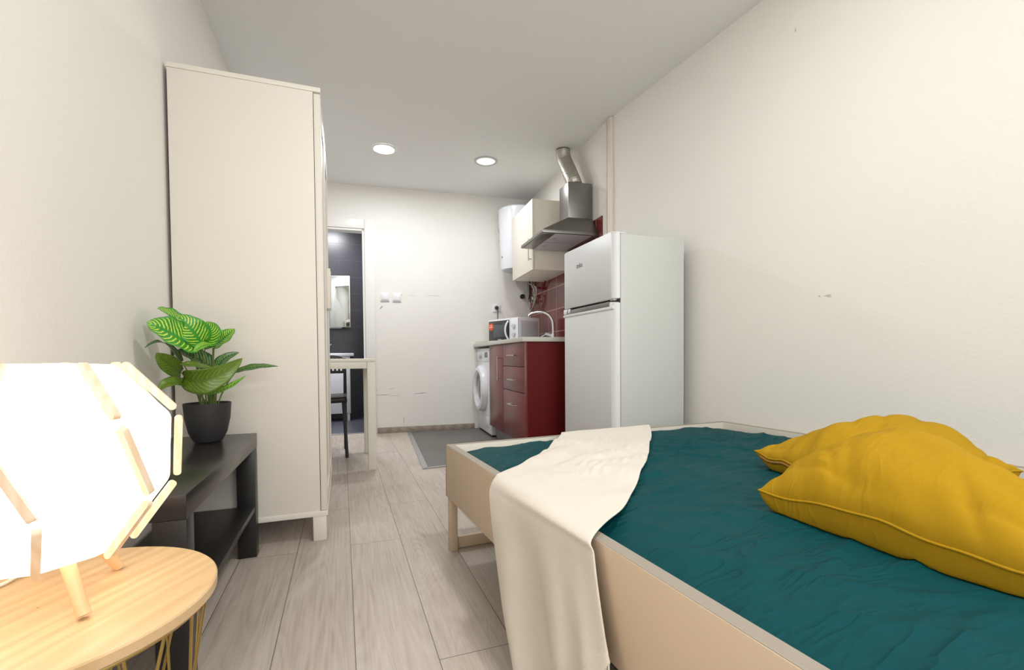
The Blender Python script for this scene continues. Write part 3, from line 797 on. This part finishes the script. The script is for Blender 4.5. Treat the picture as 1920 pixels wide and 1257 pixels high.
tb.location = BO; tb.rotation_euler = (0, 0, rot_of(BA))
fg = MB()
for i in range(90):
    b = (i + .5) / 90
    p = throw(1.0, b)
    jx, jy = random.uniform(-.006, .006), random.uniform(-.004, .004)
    ln = min(random.uniform(.025, .038), p.z - .003)
    if ln < .006: ln = .006
    fg.tube([p + Vector((0, 0, .002)), p + Vector((jy * .5, jx * .5, -ln * .5)), p + Vector((jy, jx, -ln))], [.0016, .0018, .0011], 6)
fg.build('fringe', M['throw'], tb, 60)

# pillows
from mathutils.bvhtree import BVHTree
BT = Matrix.Translation(BO) @ Matrix.Rotation(rot_of(BA), 4, 'Z')
def pillow(label, crn, T, seed, under=None, zipside=None):
    """A cushion from its four corners in bed axes (u from the foot, v from the near rail, z): two bulging faces
    joined along a piped seam, corners standing out as ears, sides drawing in, wrinkles running in from the seams."""
    A, B, Cc, Dd = (Vector(c) for c in crn)
    cen = (A + B + Cc + Dd) / 4
    t = thing('pillow', label, 'pillow', BT @ Vector((cen.y, -cen.x, cen.z)), rot_of(BA), 'mustard pillows on the bed')
    Lx, Wy = ((B - A).length + (Cc - Dd).length) / 2, ((Dd - A).length + (Cc - B).length) / 2
    def outline(x, y):
        return x * (1 - .080 * max(0, math.cos(PI / 2 * y)) ** .5) * (1 - .03 * (abs(x * y)) ** 14), y * (1 - .080 * max(0, math.cos(PI / 2 * x)) ** .5) * (1 - .03 * (abs(x * y)) ** 14)
    def base(x, y):
        a, b = (x + 1) / 2, (y + 1) / 2
        return A * (1 - a) * (1 - b) + B * a * (1 - b) + Cc * a * b + Dd * (1 - a) * b
    def raw(x, y, s):
        xo, yo = outline(x, y)
        X, Y = xo * Lx / 2, yo * Wy / 2
        ex, ey = max(0, 1 - abs(x) ** 2.4), max(0, 1 - abs(y) ** 2.4)
        h = T / 2 * (ex * ey) ** (.46 if s > 0 else .34)
        q = Vector((X, Y, seed))
        w = noise.noise(q * 6) * .009 + noise.noise(q * 13 + Vector((3, 1, 0))) * .004
        gy = (1 - abs(noise.noise(Vector((X * 17 + Y * 6, seed, Y * 4))))) ** 4 * max(0, abs(y) - .25) * .030
        gx = (1 - abs(noise.noise(Vector((seed + 4, Y * 17, X * 4))))) ** 4 * max(0, abs(x) - .25) * .030
        dg = (1 - abs(noise.noise(Vector((X * 7 + Y * 9, Y * 3 - X * 2, seed + 9))))) ** 6 * .010
        e2 = (ex * ey) ** .35
        p = base(xo, yo)
        wob = .008 * math.sin(X * 23 + seed) + .010 * noise.noise(Vector((X * 14, Y * 14, seed + 2)))
        p.z += wob + (h + (w - gy - gx - dg) * e2 if s > 0 else -(h * .95 + w * e2))
        return p
    def rest(p, s, e):
        lo = sheet_h(min(max(p.x, .03), 2.0), min(max(p.y, .03), 1.4)) + .0015
        if under:
            hit = under.ray_cast(Vector((p.y, -p.x, 1.0)), Vector((0, 0, -1)))
            if hit[0]: lo = max(lo, hit[0].z + .002)
        g = lo + (.0 if s < 0 else .016 * e)
        return max(p.z, g)
    fm = lambda a: math.sin((a - .5) * PI)
    n1, n2 = 84, 84
    def fn(a, b, s):
        x, y = fm(a), fm(b)
        p = raw(x, y, s)
        e = min(1, 6 * (1 - max(abs(x), abs(y))))
        return Vector((p.y, -p.x, rest(p, s, e)))
    off = Vector((cen.y, -cen.x, cen.z))
    mb = MB()
    for s_ in (1, -1): mb.grid(lambda a, b: fn(a, b, s_) - off, n1, n2)
    bmesh.ops.remove_doubles(mb.bm, verts=mb.bm.verts, dist=2e-5)
    bv = BVHTree.FromBMesh(mb.bm)
    class U:                            # height of this pillow in bed axes, for the one that leans on it
        def ray_cast(self, o, d):
            h = bv.ray_cast(o - off, d)
            return (h[0] + off,) if h[0] else (None,)
    mb.build('pillow_case', M['pillow'], t, 80)
    rim = []
    for (ax, ay, bx, by) in ((-1, -1, 1, -1), (1, -1, 1, 1), (1, 1, -1, 1), (-1, 1, -1, -1)):
        for i in range(36):
            q = i / 36; x, y = ax + (bx - ax) * q, ay + (by - ay) * q
            p = raw(x, y, 1)
            rim.append(Vector((p.y, -p.x, rest(p, 1, 0) + .0005)) - off)
    MB().tube(rim, .0026, 8, closed=True).build('piping', M['pillow'], t, 60)
    if zipside:
        zp = []
        for i in range(25):
            p = raw(zipside[0] if zipside[0] else -.85 + 1.7 * i / 24, zipside[1] if zipside[1] else -.85 + 1.7 * i / 24, 1)
            zp.append(Vector((p.y, -p.x - .0, rest(p, 1, 0) - .008)) - off)
        MB().tube(zp, .0045, 8).build('zip', M['zip'], t, 60)
    return U()
back = pillow('mustard pillow lying behind the front one, nearer the wall',
              [(.725, .750, .440), (1.12, .60, .42), (1.22, 1.03, .455), (.925, 1.235, .500)], .19, 8.1, None, (0, -1))
pillow('mustard pillow in front, its piped seam and pointed corner facing the room',
       [(1.020, .400, .446), (1.52, .400, .435), (1.36, .79, .43), (1.00, .715, .475)], .25, 2.7, back)

# ------------------------------------------------------------------ fridge
t = thing('fridge_freezer', 'white two-door fridge-freezer at the end of the kitchen row', 'fridge', (1.311, 2.06, 0))
FX, FY, FH = .438, .592, 1.360
MB().box(.037, 0, .03, FX, FY, FH, .006).build('cabinet', M['applside'], t)
def fdoor(z0, z1):
    # rounded on the two vertical edges
    r = .034; poly = []
    for cx, cy, a0 in ((r, r, 180), (r, FY - r, 90)):
        pass
    pts = [(.030, .0)] + [(r - r * math.cos(R(a)) * 1.0 if False else r + r * math.cos(R(a)), r + r * math.sin(R(a))) for a in range(270, 179, -10)] + \
          [(r + r * math.cos(R(a)), FY - r + r * math.sin(R(a))) for a in range(180, 89, -10)] + [(.030, FY)]
    poly = []
    for p in pts:
        if not poly or (abs(p[0] - poly[-1][0]) + abs(p[1] - poly[-1][1])) > 1e-5: poly.append(p)
    mb = MB()
    def ins(k):
        cx, cy = .02, FY / 2
        return [(p[0] + (cx - p[0]) * k, p[1] + (cy - p[1]) * k * .3) for p in poly]
    rings = []
    for z, k in ((z0, .12), (z0 + .004, .0), (z1 - .006, .0), (z1, .14)):
        rings.append([(x, y, z) for x, y in ins(k)])
    mb.loft(rings)
    return mb
MB().box(.0302, .004, .05, .0368, FY - .004, FH - .003).build('gasket', M['rubber'], t)
fz = fdoor(1.025, 1.372).build('freezer_door', M['appl'], t)
fr_ = fdoor(.06, 1.010).build('fridge_door', M['appl'], t)
# recessed bar handle in the gap between the doors
MB().box(-.0005, .045, .985, .03, FY - .03, 1.014, .004).build('handle', M['steel'], fr_)
MB().box(-.004, .012, .972, .02, FY - .012, .986, .003).build('handle_lip', M['appl'], fr_)
MB().box(-.002, FY - .10, .99, .02, FY - .012, 1.022, .005).build('handle_end', M['chrome'], fr_)
MB().box(.006, .016, 1.016, .03, .05, 1.029, .002).build('hinge', M['satin'], t)
MB().box(.010, .004, 1.3605, .07, .04, 1.367, .002).build('hinge', M['appl'], t)
MB().box(.05, .04, 0, FX - .02, FY - .04, .03).build('plinth', M['rubber'], t)
MB().box(FX, .03, .06, FX + .010, FY - .03, FH - .03, .002).build('rear_grille', M['rubber'], t)
def text(s, name, size, m, parent, loc, rot, ext=.0006):
    c = bpy.data.curves.new(name, 'FONT'); c.body = s; c.size = size; c.extrude = ext; c.align_x = 'CENTER'; c.align_y = 'CENTER'
    o = bpy.data.objects.new(name, c); COL.objects.link(o)
    dg = bpy.context.evaluated_depsgraph_get(); me = bpy.data.meshes.new_from_object(o.evaluated_get(dg))
    bpy.data.objects.remove(o); me.materials.clear(); me.materials.append(m)
    q = bpy.data.objects.new(name, me); COL.objects.link(q); q.parent = parent; q.location = loc; q.rotation_euler = rot
    return q
text('teka', 'badge', .042, M['logo'], fz, (-.0006, .372, 1.262), (R(90), 0, R(-90)))

# ------------------------------------------------------------------ kitchen (local axes: x towards the wall, y along it to the back)
def kt(name, label, cat, along=0, off=0, z=0, group=None):
    return thing(name, label, cat, K(along, off, z), -KA, group)
C0, CD, C1, CF = -.43, .145, .625, .60       # cabinet right edge, door line, left edge, front offset
t = kt('base_cabinet', 'burgundy kitchen base cabinet with one door and three drawers', 'cabinet')
MB().box(-CF + .019, C0 + .001, .12, -.01, C1, .833, .001).build('body', M['redside'], t)
MB().box(-CF + .055, C0 + .01, 0, -CF + .07, C1 - .005, .119).build('plinth', M['plinth'], t)
MB().box(-CF, C0, .125, -CF + .0185, C0 + .0155, .832, .001).build('end_strip', M['redfront'], t)
dr = MB().box(-CF, CD + .002, .122, -CF + .0185, C1, .832, .0012).build('door', M['redfront'], t)
def bar(mb, x, y0, z0, y1, z1, st=.028, r=.0045):
    mb.tube([(x - st, y0, z0), (x - st, y1, z1)], r, 10)
    for f in (.08, .92):
        y, z = y0 + (y1 - y0) * f, z0 + (z1 - z0) * f
        mb.tube([(x - st, y, z), (x + .0005, y, z)], r * .9, 8)
    return mb
bar(MB(), -CF, CD + .085, .545, CD + .085, .738).build('handle', M['satin'], dr)
for z0, z1 in ((.662, .832), (.480, .658), (.122, .476)):
    q = MB().box(-CF, C0 + .017, z0, -CF + .0185, CD - .002, z1, .0012).build('drawer', M['redfront'], t)
    zz = {.662: .742, .480: .563, .122: .378}[z0]
    bar(MB(), -CF, -.06, zz, -.06 - .165, zz).build('handle', M['satin'], q)
t = kt('worktop', 'pale grey kitchen worktop over the red cabinet and washing machine', 'worktop')
MB().box(-.622, C0 - .012, .8335, -.009, BACK - .003, .865, .003).build('slab', M['worktop'], t)
MB().box(-.60, BACK - .018, .8653, -.02, BACK - .003, .895, .002).build('upstand', M['worktop'], t)
# washing machine
t = kt('washing_machine', 'white front-loading washing machine under the worktop by the back wall', 'washing machine', .64, 0)
WF, WW = .585, .575
MB().box(-WF, 0, .02, -.04, WW, .815, .010, 3).build('body', M['wash'], t)
cp = MB().box(-WF - .006, .001, .69, -WF + .01, WW - .001, .813, .005).build('control_panel', M['wash'], t)
MB().box(-WF - .0075, .10, .728, -WF - .004, .215, .776, .001).build('display', M['lcd'], cp)
MB().lathe([(.026, .002), (.026, -.012), (.020, -.022), (.001, -.022)], (-WF - .006, .37, .745), 24, axis='X').build('knob', M['washgrey'], cp)
MB().box(-WF - .0075, .47, .722, -WF - .004, .56, .775, .002).build('detergent_drawer', M['wash'], cp)
DCy, DCz = .335, .43
dring = MB().lathe([(.225, .002), (.222, -.03), (.205, -.052), (.175, -.058), (.150, -.040), (.140, -.006)], (-WF, DCy, DCz), 56, cap=False, axis='X').build('door', M['wash'], t)
MB().lathe([(.143, -.008), (.12, -.026), (.08, -.036), (.001, -.038)], (-WF, DCy, DCz), 48, cap=False, axis='X').build('door_glass', M['glassdark'], dring)
MB().box(-WF - .060, DCy - .205, DCz - .06, -WF - .03, DCy - .155, DCz + .06, .010).build('door_handle', M['wash'], dring)
MB().box(-WF - .003, .07, .075, -WF + .001, .20, .175, .003).build('filter_flap', M['wash'], t)
MB().box(-WF + .015, .02, 0, -.06, WW - .02, .0195).build('plinth', M['rubber'], t)

# microwave: turned a little towards the room
t = thing('microwave', 'white microwave with dark door and orange sticker on the worktop', 'microwave', K(.579, .331, .865), R(20))
MX, MY, MH = .25, .44, .225
MB().box(0, 0, .006, MX, MY, MH, .004).build('body', M['wash'], t)
MB().box(.02, -.0015, .03, MX - .02, .001, MH - .03, .001).build('side_panel', M['washgrey'], t)
dr = MB().box(-.016, .112, .010, -.0005, MY - .002, MH - .004, .003).build('door', M['wash'], t)
MB().box(-.0178, .120, .022, -.0155, MY - .010, MH - .018, .0008).build('door_glass', M['glassdark'], dr)
MB().box(-.0184, .165, .055, -.0176, .36, MH - .055, .0003).build('window', M['glassgrey'], dr)
hp = [(-.017, .135, .030), (-.036, .142, .06), (-.046, .146, .112), (-.036, .142, .165), (-.017, .135, MH - .028)]
MB().tube([smoothlerp(hp, i / 24) for i in range(25)], .0085, 10).build('handle', M['wash'], dr)
cp = MB().box(-.014, .003, .010, -.0005, .109, MH - .004, .002).build('control_panel', M['wash'], t)
for z in (.145, .070):
    MB().lathe([(.023, .001), (.023, -.008), (.018, -.017), (.001, -.017)], (-.014, .056, z), 24, axis='X').build('knob', M['washgrey'], cp)
st = MB().lathe([(.037, 0), (.037, -.0006), (.001, -.0006)], (-.0185, .393, .155), 32, axis='X').build('sticker', M['sticker'], dr)
pr = MB()
for y0, y1, z in ((.412, .404, .166), (.401, .393, .166), (.390, .378, .168), (.420, .410, .150), (.407, .397, .151), (.394, .386, .152), (.383, .372, .153)):
    pr.box(-.0195, y1, z - .004, -.0191, y0, z + .004)
pr.build('sticker_print', M['stickerw'], st)
lg = MB()
for i in range(6): lg.box(-.0182, .292 - i * .009, .026, -.0179, .286 - i * .009, .033)
lg.build('badge', M['stickerw'], dr)
for x in (.03, MX - .03):
    for y in (.04, MY - .04): MB().lathe([(.012, 0), (.012, .0065)], (x, y, 0), 12).build('foot', M['rubber'], t)

# mixer tap
t = kt('kitchen_tap', 'chrome high-arched kitchen mixer tap behind the microwave', 'tap', .33, .10, .865)
tpn = [(0, 0, .0), (0, 0, .10), (-.004, .006, .165), (-.03, .02, .222), (-.08, .035, .250), (-.135, .05, .252), (-.185, .062, .237), (-.205, .066, .214)]
MB().tube([smoothlerp(tpn, i / 40) for i in range(41)], [.013 - .0035 * i / 40 for i in range(41)], 14).build('spout', M['chrome'], t, 60)
MB().lathe([(.026, 0), (.026, .006), (.021, .010), (.019, .055), (.016, .065)], n=24).build('base', M['chrome'], t)
MB().tube([(-.008, .008, .048), (-.05, .05, .066)], [.016, .015], 14).build('cartridge', M['chrome'], t)
MB().tube([(-.046, .046, .064), (-.075, .10, .04), (-.10, .15, .012)], [.005, .0045, .004], 10).build('lever', M['chrome'], t)

# wall cabinet
t = kt('wall_cabinet', 'cream kitchen wall cabinet with one door beside the cooker hood', 'cabinet')
w0, w1, z0, z1, of = .195, .785, 1.447, 2.022, .33
MB().box(-of + .019, w0, z0, -.0095, w1, z1, .001).build('body', M['cabw'], t)
dr = MB().box(-of, w0, z0, -of + .0185, w1, z1, .0012).build('door', M['cabw'], t)
bar(MB(), -of, w0 + .03, z0 + .075, w0 + .03, z0 + .255, .026, .004).build('handle', M['satin'], dr)

# cooker hood
t = kt('cooker_hood', 'stainless steel chimney cooker hood above the fridge', 'cooker hood')
h0, h1, hz, ho = -.355, .160, 1.602, .44
cx0, cx1, co = -.245, -.075, .20
MB().box(-ho, h0, hz, -.0095, h1, hz + .022, .002).build('rim', M['steel'], t)
cn = MB()
def rect(x0, y0, x1, y1, z): return [(x0, y0, z), (x1, y0, z), (x1, y1, z), (x0, y1, z)]
cn.loft([rect(-ho + .003, h0 + .003, -.010, h1 - .003, hz + .0222), rect(-co, cx0, -.010, cx1, hz + .150)])
cn.build('canopy', M['steel'], t, 20)
MB().box(-co, cx0, hz + .1502, -.010, cx1, hz + .412, .0015).build('chimney', M['steel'], t)
for y0, y1 in ((h0 + .02, (h0 + h1) / 2 - .006), ((h0 + h1) / 2 + .006, h1 - .02)):
    fl = MB().box(-ho + .10, y0, hz - .004, -.06, y1, hz - .0005, .001).build('filter', M['steelbright'], t)
    MB().box(-ho + .125, (y0 + y1) / 2 - .02, hz - .007, -ho + .15, (y0 + y1) / 2 + .02, hz - .004, .001).build('latch', M['satin'], fl)
MB().box(-ho + .006, h0 + .02, hz - .005, -ho + .09, h1 - .02, hz - .0005, .001).build('front_panel', M['steel'], t)
# flexible duct from the chimney to the ceiling
p0 = Vector((-.105, -.16, hz + .405)); 
dpts = [p0, p0 + Vector((-.004, .03, .06)), p0 + Vector((-.012, .10, .17)), p0 + Vector((-.02, .165, .27)), p0 + Vector((-.02, .19, .33)), Vector((-.125, .035, H - .002))]
t = kt('flexible_duct', 'crinkled aluminium exhaust duct from the hood to the ceiling', 'duct')
nn = 110
MB().tube([smoothlerp(dpts, i / nn) for i in range(nn + 1)], [.056 + .0028 * math.sin(i * 2.1) for i in range(nn + 1)], 24).build('hose', M['foil'], t, 80)

# water heater on the back wall
t = kt('water_heater', 'white cylindrical water heater on the back wall behind the cream cabinet', 'water heater', 1.01, .205, 0)
MB().lathe([(.15, 1.585), (.168, 1.588), (.172, 1.60), (.185, 1.87), (.196, 2.14)], n=56, cap=True).build('tank', M['boilerw'], t)
MB().lathe([(.198, 2.139), (.198, 2.165), (.185, 2.18), (.10, 2.192), (.001, 2.194)], n=56, cap=False).build('top_cap', M['boilerw'], t)
MB().lathe([(.001, 1.566), (.10, 1.567), (.145, 1.584)], n=40, cap=False).build('bottom_cap', M['washgrey'], t)
# small printed emblem and dial marks on the tank
bd = MB()
def on_tank(deg, z, r=.0): 
    rr = .185 + (z - 1.87) * .041 + r
    return Vector((-rr * math.cos(R(deg)), -rr * math.sin(R(deg)), z))
bd.tube([on_tank(-24 + 8 * math.cos(a), 1.985 + .027 * math.sin(a), .001) for a in [2 * PI * i / 24 for i in range(24)]], .003, 6, closed=True)
bd.tube([on_tank(-27, 1.955, .001), on_tank(-20, 1.935, .001)], .003, 6)
bd.tube([on_tank(-26, 1.878, .001), on_tank(-16, 1.892, .001)], .003, 6)
bd.tube([on_tank(8, 1.70, .001), on_tank(13, 1.71, .001)], .004, 6)
bd.build('emblem', M['logo'], t)
MB().box(-.02, -.02, 1.548, .06, .05, 1.567, .003).build('connection_cover', M['washgrey'], t)
# pipes and coiled hoses hanging beneath it
t = kt('hose_bundle', 'tangle of looped grey hoses and valves below the cream wall cabinet', 'hose', 0, 0, 0)
def loopc(name, pts, r, m, n=48):
    MB().tube([smoothlerp(pts, i / n) for i in range(n + 1)], r, 8).build(name, m, t, 60)
loopc('hose', [(-.10, 1.10, 1.56), (-.09, 1.08, 1.44), (-.08, 1.12, 1.34), (-.07, 1.10, 1.24), (-.07, 1.02, 1.20), (-.07, .95, 1.25), (-.07, .91, 1.36), (-.08, .97, 1.45), (-.09, .98, 1.56)], .006, M['hose'])
loopc('hose', [(-.07, 1.00, 1.56), (-.07, .98, 1.47), (-.06, .93, 1.42), (-.06, .89, 1.36), (-.06, .94, 1.33), (-.06, .99, 1.37), (-.06, .95, 1.42), (-.06, .88, 1.40), (-.055, .92, 1.30), (-.055, 1.00, 1.22)], .0055, M['hose'])
loopc('hose', [(-.09, .92, 1.56), (-.09, .97, 1.45), (-.09, 1.06, 1.50), (-.09, 1.08, 1.56)], .005, M['hose'])
loopc('pipe', [(-.04, 1.17, 1.56), (-.04, 1.15, 1.40), (-.04, 1.17, 1.33), (-.02, 1.19, 1.31)], .009, M['rubber'])
loopc('pipe', [(-.03, 1.12, 1.44), (-.03, .95, 1.42), (-.03, .82, 1.39), (-.03, .73, 1.43), (-.03, .72, 1.48)], .008, M['redside'])
for y, z in ((1.02, 1.29), (1.09, 1.31)):
    MB().tube([(-.03, y, z - .03), (-.03, y, z + .03)], .012, 12).build('valve', M['satin'], t)
    MB().tube([(-.03, y, z), (-.065, y, z)], [.009, .014], 12).build('valve_knob', M['satin'], t)
MB().lathe([(.024, 0), (.024, .03), (.016, .034)], (-.10, 1.20, 1.36), 20, axis='Y').build('pipe_flange', M['rubber'], t)

# sockets and switches on the back wall (local axes of that wall: x right, -y into the room)
def bt(name, label, cat, off, z, group=None):
    p = KW + kd * BACK - kn * off
    return thing(name, label, cat, (p.x, p.y, z), -KA, group)
def plate(t, w=.082):
    MB().box(-w / 2, -.010, -w / 2, w / 2, -.0006, w / 2, .003).build('frame', M['socket'], t)
for off, lab, z in ((1.487, 'white light switch on the back wall, nearer the door casing', 1.318), (1.374, 'white light switch on the back wall, further from the door casing', 1.316)):
    t = bt('light_switch', lab, 'switch', off, z, 'light switches on the back wall')
    plate(t); 
    MB().box(-.028, -.016, -.026, .028, -.0102, .030, .002).build('rocker', M['socket'], t)
    MB().box(-.036, -.0125, -.038, .036, -.0098, -.030, .001).build('lower_lip', M['washgrey'], t)
t = bt('wall_socket', 'white wall socket with black plug above the microwave', 'socket', .378, 1.236)
plate(t)
MB().lathe([(.024, .001), (.024, -.003), (.020, -.003)], (0, -.010, 0), 24, cap=False, axis='Y').build('socket_ring', M['washgrey'], t)
t = bt('power_plug', 'black plug and cord in the socket above the microwave', 'plug', .378, 1.236)
MB().lathe([(.0185, -.013), (.0185, -.030), (.012, -.045), (.008, -.05)], (0, 0, 0), 20, axis='Y').build('plug_body', M['black'], t)
MB().tube([smoothlerp([(0, -.046, 0), (.002, -.052, -.03), (.004, -.046, -.08), (.004, -.03, -.2), (.01, -.03, -.33)], i / 24) for i in range(25)], .0038, 8).build('cord', M['black'], t, 60)

# ------------------------------------------------------------------ bathroom fittings
t = thing('vanity_unit', 'white washbasin vanity cabinet seen through the bathroom doorway', 'vanity', (.085, 5.70, 0))
VW, VD = .60, .325
MB().box(-VW, .018, .09, 0, VD, .752, .002).build('body', M['wash'], t)
for i in range(2):
    q = MB().box(-VW + i * VW / 2 + .002, 0, .094, -VW + (i + 1) * VW / 2 - .002, .0175, .75, .002).build('door', M['wash'], t)
    MB().tube([(-VW / 2 + (-.03 if i == 0 else .03), -.018, .60), (-VW / 2 + (-.03 if i == 0 else .03), -.018, .70)], .005, 8).build('handle', M['chrome'], q)
MB().box(-VW - .01, -.02, .7525, .042, VD, .790, .006).build('basin', M['boilerw'], t)
for x in (-VW + .01, -.04):
    for y in (.02, VD - .05): MB().box(x, y, 0, x + .03, y + .03, .0895, .002).build('leg', M['wash'], t)
t = thing('basin_tap', 'small chrome tap on the white bathroom basin', 'tap', (-.145, 5.80, .7902))
MB().lathe([(.024, 0), (.02, .01), (.018, .07), (.012, .078)], n=20).build('body', M['chrome'], t)
MB().tube([(0, 0, .045), (-.02, -.06, .06), (-.03, -.12, .045)], [.013, .012, .010], 12).build('spout', M['chrome'], t, 60)
MB().tube([(0, 0, .078), (.01, -.02, .095), (.035, -.07, .11)], [.012, .009, .007], 10).build('lever', M['chrome'], t, 60)
t = thing('bathroom_mirror', 'mirror door of the bathroom cabinet on the dark tiles above the basin', 'mirror', (-.548, 5.918, 1.0895), R(-17))
MB().box(0, -.012, 0, .676, 0, .592, .001).build('backing', M['cabw'], t)
MB().box(.003, -.0145, .003, .670, -.0125, .589, .0008).build('glass', M['mirror'], t)
cb_ = MB().box(0, .002, 0, .55, .11, .592, .001); cb_.build('cabinet_body', M['wash'], t).rotation_euler = (0, 0, R(17))

# ------------------------------------------------------------------ camera, world, view
f, cyp = 872.364, 692.4
pitch, roll, yaw, ch = R(1.4902524), R(-.45918464), R(20.02700947), .73
cam = bpy.data.cameras.new('camera'); co = bpy.data.objects.new('camera', cam); COL.objects.link(co)
Wd, Hd = 1920.0, 1257.0
cam.sensor_fit = 'HORIZONTAL'; cam.sensor_width = 36; cam.lens = f / Wd * 36
cam.shift_x = 0; cam.shift_y = (cyp - Hd / 2) / Wd
cam.clip_start = .02; cam.clip_end = 50
fw = Vector((0, math.cos(pitch), -math.sin(pitch))); up = Vector((0, math.sin(pitch), math.cos(pitch))); rt = Vector((1, 0, 0))
r2 = rt * math.cos(roll) + up * math.sin(roll); u2 = -rt * math.sin(roll) + up * math.cos(roll)
Z = Matrix.Rotation(-yaw, 3, 'Z')
r2, u2, fw = Z @ r2, Z @ u2, Z @ fw
m = Matrix((r2, u2, -fw)).transposed().to_4x4(); m.translation = (0, 0, ch)
co.matrix_world = m
S.camera = co

wd = bpy.data.worlds.new('world'); S.world = wd; wd.use_nodes = True
bg = wd.node_tree.nodes['Background']; bg.inputs[0].default_value = (.9, .95, 1, 1); bg.inputs[1].default_value = .4
S.view_settings.view_transform = 'Standard'; S.view_settings.look = 'None'
S.view_settings.gamma = 1; S.view_settings.use_curve_mapping = False
S.view_settings.exposure = 0.0
